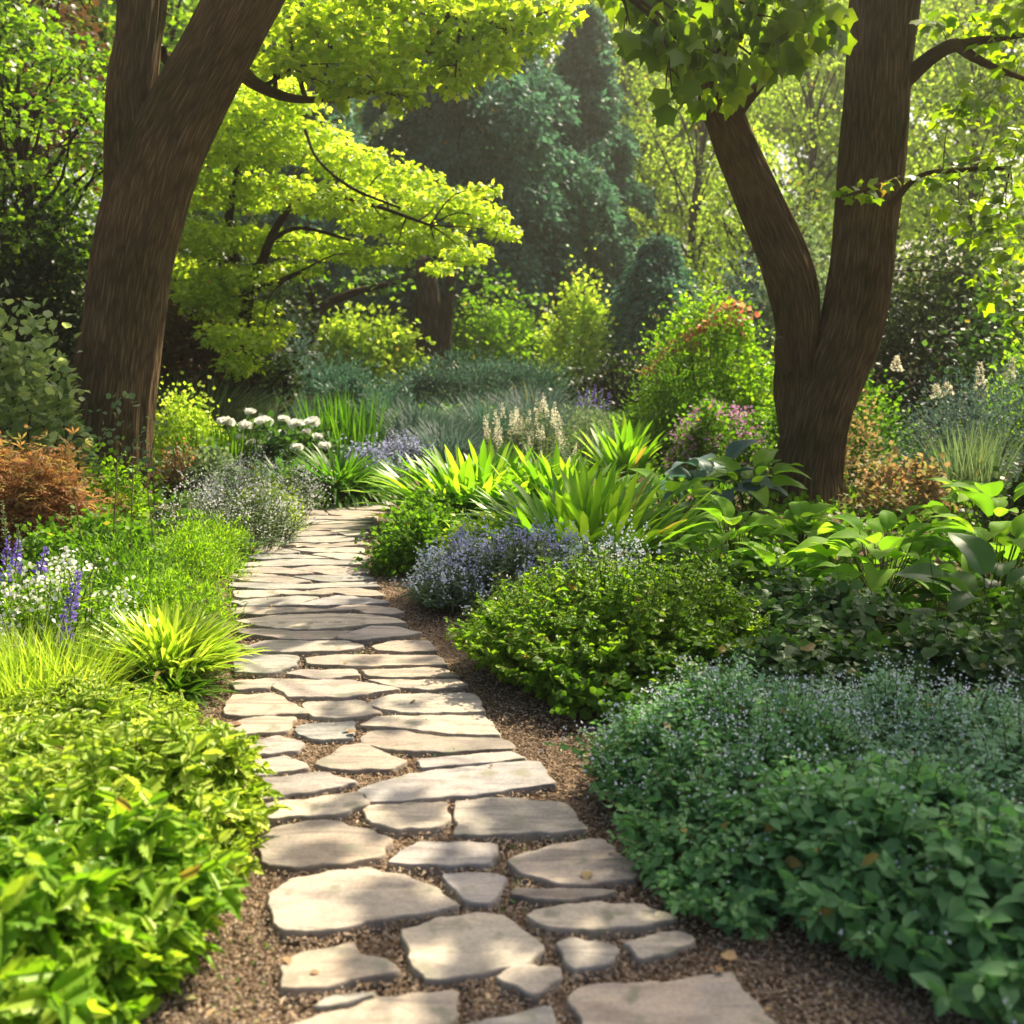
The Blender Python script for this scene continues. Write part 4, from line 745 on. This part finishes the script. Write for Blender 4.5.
p = Plant('sapling', 'thin pale leaved sapling in front of the left trunk', 'sapling', -3.2, 8.9); A = np.array([(-.45, 0, 0), (-.3, 0, 0), (.1, 0, 0)]); B = np.array([(.1, -.1, .98), (-.5, 0, .95), (.32, 0, .8)]); stalks(p('stem', 'brown_stem'), A, B, .006); florets(p('foliage', 'grey_leaf'), p.g, np.vstack([A*.25+B*.75, B, A*.4+B*.6]), 16, (.09, .06, .06), .05, 0, LF); p.done()
p = Plant('toad_lily', 'small leafy plant with a drooping yellow leaf beside the pale catmint', 'plant', -2.45, 7.5); rosette(p('leaf', ['fresh_leaf', 'green_stem']), p.g, 14, .14, .3, wid=.7); p.done()
# airy catmint and its edging
def airy(name, label, X, Y, rx, ry, h, n, mat, fm, nf, fs=.013, size=.03, cat='flower', lift=.1):
    p = Plant(name, label, cat, X, Y); tips = shoot_mound(p('foliage', [mat, 'green_stem']), p.g, rx, ry, h, n, 6, size, NE, 2.6, 0, 1, 1.)
    k = tips[p.g.integers(0, len(tips), nf)]; florets(p('blossom', fm), p.g, k+UP*lift*.4, 7, (.02, .02, lift*.5), fs); return p.done()
airy('catmint', 'airy haze of pale lilac flowers along the left path edge', -2.05, 8.0, .5, .6, .42, 420, 'grey_leaf', 'lilac_petal', 330)
airy('catmint', 'pale silvery flowering clump behind the yellow green edging mound', -2.15, 9.3, .5, .5, .44, 340, 'grey_leaf', 'lilac_petal', 280)
shrub('edging_mound', 'rounded yellow green edging mound where the path narrows', 'edging plant', -2.0, 8.75, .3, .42, .33, 4200, 'lime_leaf', .028, RH, stem=False, clumps=60)
shrub('edging_mound', 'soft green grassy mound under the lilac haze', 'edging plant', -2.1, 7.35, .3, .4, .3, 4200, 'fresh_leaf', .04, NE, wid=2, stem=False, clumps=60)
# fern, white flowers, reeds
p = Plant('fern', 'deep green fern clump reaching over the far end of the path', 'fern', -1.62, 10.1); tuft(p('frond', 'fern_leaf'), p.g, .55, .42, .62, 620, .035, (25, 75), (.9, 1.9), fold=.1); p.done()
p = Plant('fern', 'green fern at the left of the far path end behind the edging mound', 'fern', -2.2, 10.4); tuft(p('frond', 'fern_leaf'), p.g, .4, .35, .5, 420, .03, (25, 75), (.8, 1.7), fold=.1); p.done()
p = Plant('peony', 'dark leaved peony bush with big open white flowers', 'flower', -2.4, 11.3); tips = bush(p('foliage', 'dark_leaf'), p.g, .6, .4, .58, 2600, LF, .08, 30)
o = np.array((-2.4, 11.3, 0))
for (px, py) in [(246, 428), (264, 424), (281, 435), (272, 448), (296, 426), (306, 433), (318, 438), (255, 446), (297, 449), (250, 414), (325, 448), (226, 424), (312, 424), (284, 421), (240, 440)]:
    c = at(px, py, 11.0+p.g.uniform(-.15, .2))-o; mb = MB(); a = np.arange(22)*2.4; q_ = np.arange(22)/22; hd = np.stack([np.cos(a)*(1-.6*q_), np.sin(a)*(1-.6*q_)-.35, .35+.6*q_], 1)+sq(p.g, 22, 0, .15); s = p.g.uniform(.065, .115)*(1-.35*q_)
    leaves(mb, PT, np.repeat(c[None], 22, 0), hd, nrm(np.array([[0, -.6, .7]])+sq(p.g, 22, 0, .5)), s, 0, 1.1); florets(mb, p.g, c[None]+np.array((0, -.025, .02)), 5, (.008,)*3, .012, 1); stalks(mb, [c*np.array((.5, .5, 0))], [c], .006, 2); mb.build('flower_head', [M['white_petal'], M['gold_centre'], M['green_stem']], p.t)
p.done()
p = Plant('iris', 'upright dark green blades left of the white peony', 'iris', -2.95, 11.0); tuft(p('blades', 'green_leaf'), p.g, .4, .25, .62, 260, .02, (74, 90), (.05, .4), foot=.9); p.done()
p = Plant('reed', 'tall upright green reeds right of the white peony', 'reed', -1.85, 12.0); tuft(p('blades', 'fern_leaf'), p.g, .42, .25, .9, 240, .017, (78, 90), (.05, .3), foot=.9); p.done()
for (x, y, lab) in [(-1.42, 11.0, 'pale blue flower spikes at the far end of the path'), (-1.2, 11.9, 'dusky blue spikes behind the far end of the path')]:
    p = Plant('salvia', lab, 'flower', x, y); tp = shoot_mound(p('foliage', ['blue_grey_leaf', 'green_stem']), p.g, .34, .25, .4, 130, 5, .05, NE, 2, 0, 1); florets(p('blossom', 'blue_petal'), p.g, tp, 7, (.012, .012, .05), .022); p.done()
shrub('golden_shrub', 'rounded golden green shrub just right of the left trunk', 'shrub', -3.35, 11.3, .46, .4, .82, 5200, 'lime_leaf', .045, RH, clumps=46)
shrub('heather', 'small pinkish tan plant below the golden green shrub', 'plant', -3.1, 10.2, .28, .25, .5, 1500, 'russet_leaf', .04, NE, wid=2.5, fl=('blossom', 'coral_petal', 40, 4, .02, (.03, .03, .03)))
shrub('herb', 'grey green low herb between the golden shrub and the iris blades', 'herb', -2.95, 10.35, .36, .3, .42, 2400, 'grey_leaf', .04, RH, stem=False)
p = Plant('grass_clump', 'soft grey green grass swathe behind the golden shrub', 'grass clump', -4.2, 14.2); tuft(p('blades', 'grey_leaf'), p.g, .9, .5, 1.05, 1100, .014, (50, 85), (.3, 1.1), foot=.8); p.done()
p = Plant('grass_clump', 'bluish grass tuft right of the grey green swathe', 'grass clump', -3.3, 15.2); tuft(p('blades', 'blue_grey_leaf'), p.g, .6, .4, .9, 700, .014, (50, 85), (.3, 1.1), foot=.8); p.done()
shrub('juniper', 'spreading blue green juniper under the golden maple', 'juniper', -3.15, 17.0, 1.25, .7, .92, 9000, 'juniper_leaf', .1, NE, wid=2.4, clumps=50, flat=.4)
shrub('juniper', 'mounded teal juniper at the left foot of the dark hedge', 'juniper', -2.1, 15.6, .8, .6, .75, 6000, 'juniper_leaf', .09, NE, wid=2.4, clumps=40, flat=.4)
shrub('lavender', 'dusty violet grey bush behind the spreading juniper', 'shrub', -3.75, 18.5, .8, .6, 1.35, 4200, 'blue_grey_leaf', .09, NE, wid=2.2, clumps=40)
shrub('dark_shrub', 'brownish dark shrub in deep shade beside the left trunk', 'shrub', -4.3, 14.9, .75, .6, 1.8, 6000, 'russet_leaf', .09, RH, clumps=50)
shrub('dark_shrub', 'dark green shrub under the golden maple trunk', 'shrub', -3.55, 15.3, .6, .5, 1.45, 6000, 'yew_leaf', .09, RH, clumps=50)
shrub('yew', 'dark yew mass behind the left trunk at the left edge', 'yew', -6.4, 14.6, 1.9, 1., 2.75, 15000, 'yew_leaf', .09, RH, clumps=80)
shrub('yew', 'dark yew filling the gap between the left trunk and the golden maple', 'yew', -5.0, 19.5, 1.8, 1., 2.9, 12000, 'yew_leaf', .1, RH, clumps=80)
shrub('viburnum', 'pale leaved viburnum with layered twigs at the left edge', 'shrub', -3.92, 8.7, .5, .5, 1.85, 3800, 'pale_leaf', .085, LF, clumps=46, cs=.15, flat=1.1)
shrub('viburnum', 'dark green undergrowth bush below the pale viburnum', 'shrub', -4.2, 9.2, .8, .5, .95, 2600, 'dark_leaf', .07, LF, clumps=30)
shrub('hedge', 'long low dark hedge across the far end of the garden', 'hedge', -.55, 20.5, 2.0, .8, .98, 16000, 'juniper_leaf', .08, NE, wid=2.6, clumps=120, cs=.14)
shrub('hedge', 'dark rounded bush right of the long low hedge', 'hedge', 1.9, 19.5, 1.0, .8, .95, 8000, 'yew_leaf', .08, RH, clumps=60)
for i, (x, y, rx, L, m_, lab) in enumerate([(-1.15, 13.6, .55, .82, 'blue_grey_leaf', 'blue grey grass mound right of the reeds'), (-.3, 14.2, .65, .85, 'juniper_leaf', 'grey green grass mound in the middle before the hedge'), (.35, 15.6, .6, .9, 'blue_grey_leaf', 'bluish grass mound behind the cream plumes'), (-1.7, 15.0, .5, .8, 'juniper_leaf', 'greyish grass mound behind the reeds'), (-.75, 12.4, .5, .62, 'blue_grey_leaf', 'soft grass mound above the far end of the path')]):
    p = Plant('grass_clump', lab, 'grass clump', x, y); tuft(p('blades', m_), p.g, rx, rx*.7, L, 900, .013, (35, 82), (.4, 1.5), foot=.7); p.done()
shrub('bright_shrub', 'glowing yellow green shrub right of the dark hedge at the back', 'shrub', xa(574, 23), 23, .75, .6, 2.3, 5200, 'lime_leaf', .1, RH, clumps=46)
shrub('bright_shrub', 'sunlit yellow green bush between the dark trunks', 'shrub', xa(362, 24), 24, 1.3, .8, 1.75, 6000, 'lime_leaf', .12, RH, clumps=50)
shrub('bright_shrub', 'yellow green bush behind the hedge right of the dark trunks', 'shrub', xa(495, 26), 26, 1.5, .8, 1.9, 6000, 'fresh_leaf', .12, RH, clumps=50)

# --- right of the path, from the far end to the near
p = Plant('astilbe', 'cream plumed flowers standing behind the strap leaved clump', 'flower', .15, 11.6); tp = shoot_mound(p('foliage', ['grey_leaf', 'green_stem']), p.g, .5, .35, .72, 220, 6, .06, NE, 2.2, 0, 1)
for q in range(64):
    c = tp[q*3]*np.array((1, 1, .9)); mb = MB(); spike(mb, p.g, c, c+np.array((p.g.normal(0, .03), 0, .17)), .022, 60, .018); mb.build('flower_plume', M['cream_petal'], p.t)
p.done()
shrub('grey_bush', 'soft grey green bush right of the cream plumes', 'shrub', .95, 12.2, .52, .45, .72, 5200, 'grey_leaf', .045, NE, wid=2.2)
spikes('lavender', 'violet topped lavender over the grey green bush', .98, 12.8, [(586, 408, 588, 388, 0), (592, 408, 595, 385, 0), (598, 410, 602, 388, 0), (580, 408, 580, 392, .1), (606, 410, 610, 392, .1)], 'violet_petal', 'grey_leaf', n=60, r=.03, fs=.022, bh=.8, brx=.3)
p = Plant('strap_lily', 'small upright strap leaved clump right of the grey bush', 'lily', 1.12, 10.9); tuft(p('blades', 'strap_leaf'), p.g, .34, .3, .72, 70, .09, (58, 88), (.2, .8), fold=.16); p.done()
p = Plant('strap_lily', 'large strap leaved lily clump above the path end', 'lily', -.3, 8.9); tuft(p('blades', 'strap_leaf'), p.g, .66, .5, .7, 300, .085, (42, 88), (.15, 1.3), fold=.14, foot=.7); p.done()
p = Plant('strap_lily', 'largest bright strap leaved lily clump in the middle of the bed', 'lily', .52, 7.3); tuft(p('blades', 'strap_leaf'), p.g, .62, .5, .72, 260, .085, (40, 88), (.15, 1.3), fold=.14, foot=.7); p.done()
p = Plant('strap_lily', 'strap leaves between the two large lily clumps', 'lily', .35, 8.7); tuft(p('blades', 'strap_leaf'), p.g, .5, .4, .7, 150, .08, (42, 88), (.15, 1.2), fold=.14, foot=.7); p.done()
shrub('edging_mound', 'deep green rounded mound at the right path edge under the lilies', 'edging plant', -.58, 7.35, .38, .45, .36, 6500, 'green_leaf', .034, RH, stem=False, clumps=60)
shrub('edging_mound', 'small golden leaved mound between the green mound and the blue flowers', 'edging plant', -.22, 7.0, .26, .25, .36, 2200, 'lime_leaf', .036, RH, stem=False, clumps=30)
shrub('edging_mound', 'green mound behind the deep green one at the path end', 'edging plant', -.62, 8.3, .32, .4, .34, 4000, 'green_leaf', .034, RH, stem=False, clumps=50)
def lav(lab, X, Y, rx, ry, h, n, nf, fm='blue_petal', mat='grey_leaf'):
    p = Plant('lavender', lab, 'lavender', X, Y); tips = shoot_mound(p('foliage', [mat, 'green_stem']), p.g, rx, ry, h, n, 8, .045, NE, 2.4, 0, 1, 1.1); k = tips[p.g.permutation(len(tips))[:nf]]
    florets(p('blossom', fm), p.g, k+UP*.02, 9, (.009, .009, .028), .015); return p.done()
lav('round lavender mound thick with blue violet flowers at the path edge', .0, 6.35, .44, .42, .42, 620, 300)
lav('pale blue lavender mound touching the green mound by the path', -.33, 6.3, .25, .32, .32, 260, 170, 'pale_blue_petal')
lav('whitish blue lavender clump between the lilies and the leafy mound', .5, 6.1, .32, .3, .4, 260, 160, 'pale_blue_petal')
lav('grassy green lavender with few flowers at the front of the blue mound', .12, 5.72, .34, .3, .28, 330, 60, 'pale_blue_petal', 'green_leaf')
# leafy mound in the middle
mintbed('leafy_mound', 'big sunlit leafy mound spilling towards the path in the middle of the bed', .5, 5.05, .72, .6, .52, 1250, 'fresh_leaf', .048, 8, ('cream_petal', .05, 3, .012, (.02, .02, .01), .0), SR, 1.1, 1., 'shrub')
mintbed('leafy_mound', 'darker leafy skirt at the foot of the big sunlit mound', .62, 4.62, .52, .34, .28, 460, 'green_leaf', .06, 6, None, LF, .95, 1., 'shrub')
# broad leaved plants under the right tree
for (lab, X, Y, n, L, pet, mat) in [
    ('broad leaved hosta catching the sun at the foot of the right tree', 1.95, 7.3, 50, .22, .3, 'hosta_leaf'), ('sunny hosta left of the right trunk with curled pale leaves', 1.45, 7.0, 48, .2, .34, 'hosta_leaf'), ('green hosta with upright leaves in the middle of the shaded bed', 2.1, 6.1, 42, .24, .42, 'hosta_leaf'),
    ('hosta with large round leaves at the right edge of the view', 2.85, 6.3, 34, .27, .46, 'hosta_leaf'), ('low hosta left of the upright leaved one', 1.5, 6.05, 44, .19, .3, 'hosta_leaf'), ('dark hosta in front of the round leaved one', 2.45, 5.4, 28, .27, .34, 'dark_leaf'), ('hosta between the lilies and the right tree', 1.15, 7.9, 26, .25, .4, 'hosta_leaf'), ('single tall stemmed hosta leaf group behind the round leaved hosta', 3.3, 7.4, 24, .25, .46, 'hosta_leaf')]:
    p = Plant('hosta', lab, 'hosta', X, Y); rosette(p('leaf', [mat, 'green_stem']), p.g, n, L, pet, el=(32, 82), wid=.78); p.done()
p = Plant('hosta', 'pale blue green hosta mound left of the right trunk', 'hosta', 1.72, 9.2); rosette(p('leaf', ['blue_hosta_leaf', 'green_stem']), p.g, 30, .26, .42); p.done()
p = Plant('rodgersia', 'upright bright leaved plant leaning on the left side of the right trunk', 'plant', 1.98, 9.0); rosette(p('leaf', ['strap_leaf', 'green_stem']), p.g, 16, .28, .4, el=(55, 85), wid=.7); p.done()
for (lab, X, Y, rx, h, n, mat, sz) in [('dark leafy ground plant under the middle hostas', 1.55, 5.3, .55, .36, 300, 'dark_leaf', .085), ('dark ground plant with broad leaves behind the blue flowered bed', 1.3, 4.55, .5, .3, 260, 'dark_leaf', .075), ('dark leafy plant at the right edge behind the blue flowered bed', 2.05, 4.6, .5, .36, 300, 'dark_leaf', .085), ('mid green leafy plant between the hostas at the right edge', 2.6, 5.0, .45, .5, 260, 'green_leaf', .09), ('green leafy filler between the leafy mound and the hostas', 1.25, 6.2, .42, .38, 240, 'green_leaf', .08)]:
    mintbed('shade_plant', lab, X, Y, rx, rx*.8, h, n, mat, sz, 6, None, LF, 1., 1., 'plant')
p = Plant('wild_grass', 'tall thin grass stems rising from the shaded bed at the right edge', 'grass', 2.02, 4.9); A = np.array([(0, 0, 0), (.05, 0, 0), (-.03, .05, 0)]); B = np.array([(-.12, 0, .62), (.2, 0, .55), (-.02, .1, .48)]); stalks(p('stem', 'green_stem'), A, B, .004); tuft(p('blades', 'green_leaf'), p.g, .1, .1, .4, 12, .012, (60, 85), (.3, .9)); p.done()
# behind the right tree
shrub('heuchera', 'coral and rust coloured low plant right of the right trunk', 'plant', 3.25, 9.0, .38, .3, .5, 1500, 'peach_leaf', .055, LF, stem=False, fl=('blossom', 'coral_petal', 60, 5, .022, (.03, .03, .04)))
shrub('red_berry_bush', 'airy reddish stemmed bush touching the right trunk', 'shrub', 3.05, 10.0, .4, .35, .95, 1500, 'peach_leaf', .045, RH, clumps=30)
shrub('green_bush', 'mid green bush behind the right trunk', 'shrub', 3.5, 11.2, .62, .5, 1.08, 5200, 'green_leaf', .05, RH, clumps=46)
p = Plant('grass_clump', 'tall tawny upright grass in the right bed', 'grass clump', 3.95, 9.3); tuft(p('blades', 'grey_leaf'), p.g, .25, .2, .8, 260, .01, (72, 89), (.1, .5), foot=.8); p.done()
shrub('blue_bush', 'hazy blue grey bush at the right edge', 'shrub', 4.6, 10.6, .95, .65, 1.15, 11000, 'blue_grey_leaf', .045, NE, wid=2.2, clumps=70)
shrub('blue_bush', 'smaller blue grey bush cut by the right edge', 'shrub', 4.75, 9.0, .6, .5, .95, 7000, 'blue_grey_leaf', .045, NE, wid=2.2, clumps=50)
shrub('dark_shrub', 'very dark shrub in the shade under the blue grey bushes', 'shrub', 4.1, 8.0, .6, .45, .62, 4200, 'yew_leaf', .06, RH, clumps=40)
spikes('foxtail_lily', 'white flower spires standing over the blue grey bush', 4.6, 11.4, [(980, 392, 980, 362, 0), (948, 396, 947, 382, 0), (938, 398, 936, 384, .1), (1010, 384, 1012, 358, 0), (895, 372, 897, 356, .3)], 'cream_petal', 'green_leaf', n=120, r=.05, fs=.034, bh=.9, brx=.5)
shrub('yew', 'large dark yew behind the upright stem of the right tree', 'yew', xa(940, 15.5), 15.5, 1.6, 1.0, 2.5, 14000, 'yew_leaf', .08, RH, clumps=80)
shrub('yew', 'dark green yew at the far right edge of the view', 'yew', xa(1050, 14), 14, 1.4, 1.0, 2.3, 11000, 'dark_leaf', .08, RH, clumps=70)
shrub('green_bush', 'pale green leafy bush peeping over the blue bush at the right edge', 'shrub', 5.6, 11.8, .6, .5, 1.45, 4000, 'fresh_leaf', .05, RH, clumps=40)
p = Plant('pieris', 'large green shrub with red tipped shoots left of the leaning limb', 'shrub', 2.35, 13.2); bush(p('foliage', 'fresh_leaf'), p.g, .95, .75, 1.85, 17000, RH, .055, 90, .14)
c = np.array([at(px, py, 12.9)-np.array((2.35, 13.2, 0)) for px, py in [(650, 372), (660, 366), (664, 352), (678, 346), (690, 338), (668, 374), (700, 330), (722, 312), (735, 306), (745, 316), (690, 350), (712, 322), (728, 322)]]); 
for q in c:
    mb = MB(); florets(mb, p.g, q[None], 24, (.08, .08, .05), .06); mb.build('red_shoot', M['red_leaf'], p.t)
k = c; stalks(p('stem', 'brown_stem'), k*np.array((.2, .2, 0)), k*.95, .01); p.done()
shrub('green_bush', 'soft green bush at the lower left of the red tipped shrub', 'shrub', 1.75, 12.4, .52, .45, 1.2, 8000, 'green_leaf', .045, NE, wid=2.2, clumps=50)
shrub('flowering_bush', 'low bush with pink and mauve flowers before the red tipped shrub', 'flower', 2.1, 11.2, .5, .4, .82, 3600, 'green_leaf', .05, RH, clumps=40, fl=('blossom', 'pink_petal', 150, 9, .03, (.04, .04, .03)))
shrub('white_flower_bush', 'small white flowered bush against the left side of the right trunk', 'flower', 2.75, 11.4, .3, .3, .85, 1800, 'green_leaf', .045, RH, clumps=24, fl=('blossom', 'white_petal', 30, 4, .024, (.03, .03, .03)))
shrub('pale_shrub', 'pale variegated shrub seen through the fork of the right tree', 'shrub', xa(800, 20), 20, 1.0, .8, 3.0, 7000, 'grey_leaf', .1, RH, clumps=60)
shrub('pale_shrub', 'grey green shrub behind the low blue conifer and the leaning limb', 'shrub', xa(745, 22), 22, 1.2, .8, 2.6, 7000, 'blue_grey_leaf', .1, RH, clumps=60)
# ground cover between the plants
n = 70000; r2 = np.random.default_rng(77); y = 4.2+19*r2.uniform(0, 1, n)**1.5; x = r2.uniform(-.62, .62, n)*y
k = ~in_path(x, y, .42) & ((x < -1.0-.12*y*0) | (x > -.4)) ; x, y = x[k], y[k]; n = len(x); q = r2.uniform(0, 1, n)
P = np.stack([x, y, .16*q*np.minimum(1, y/9)], 1); mb = MB(); leaves(mb, RH, P, nrm(sq(r2, n)+UP*.6), nrm(UP+sq(r2, n, 0, .5)), (.035+.003*y)*r2.uniform(.6, 1.3, n), 0, .9)
tag(mb.build('ground_cover', M['green_leaf']), 'low green ground cover filling the beds between the plants', 'ground cover', None, 'stuff')
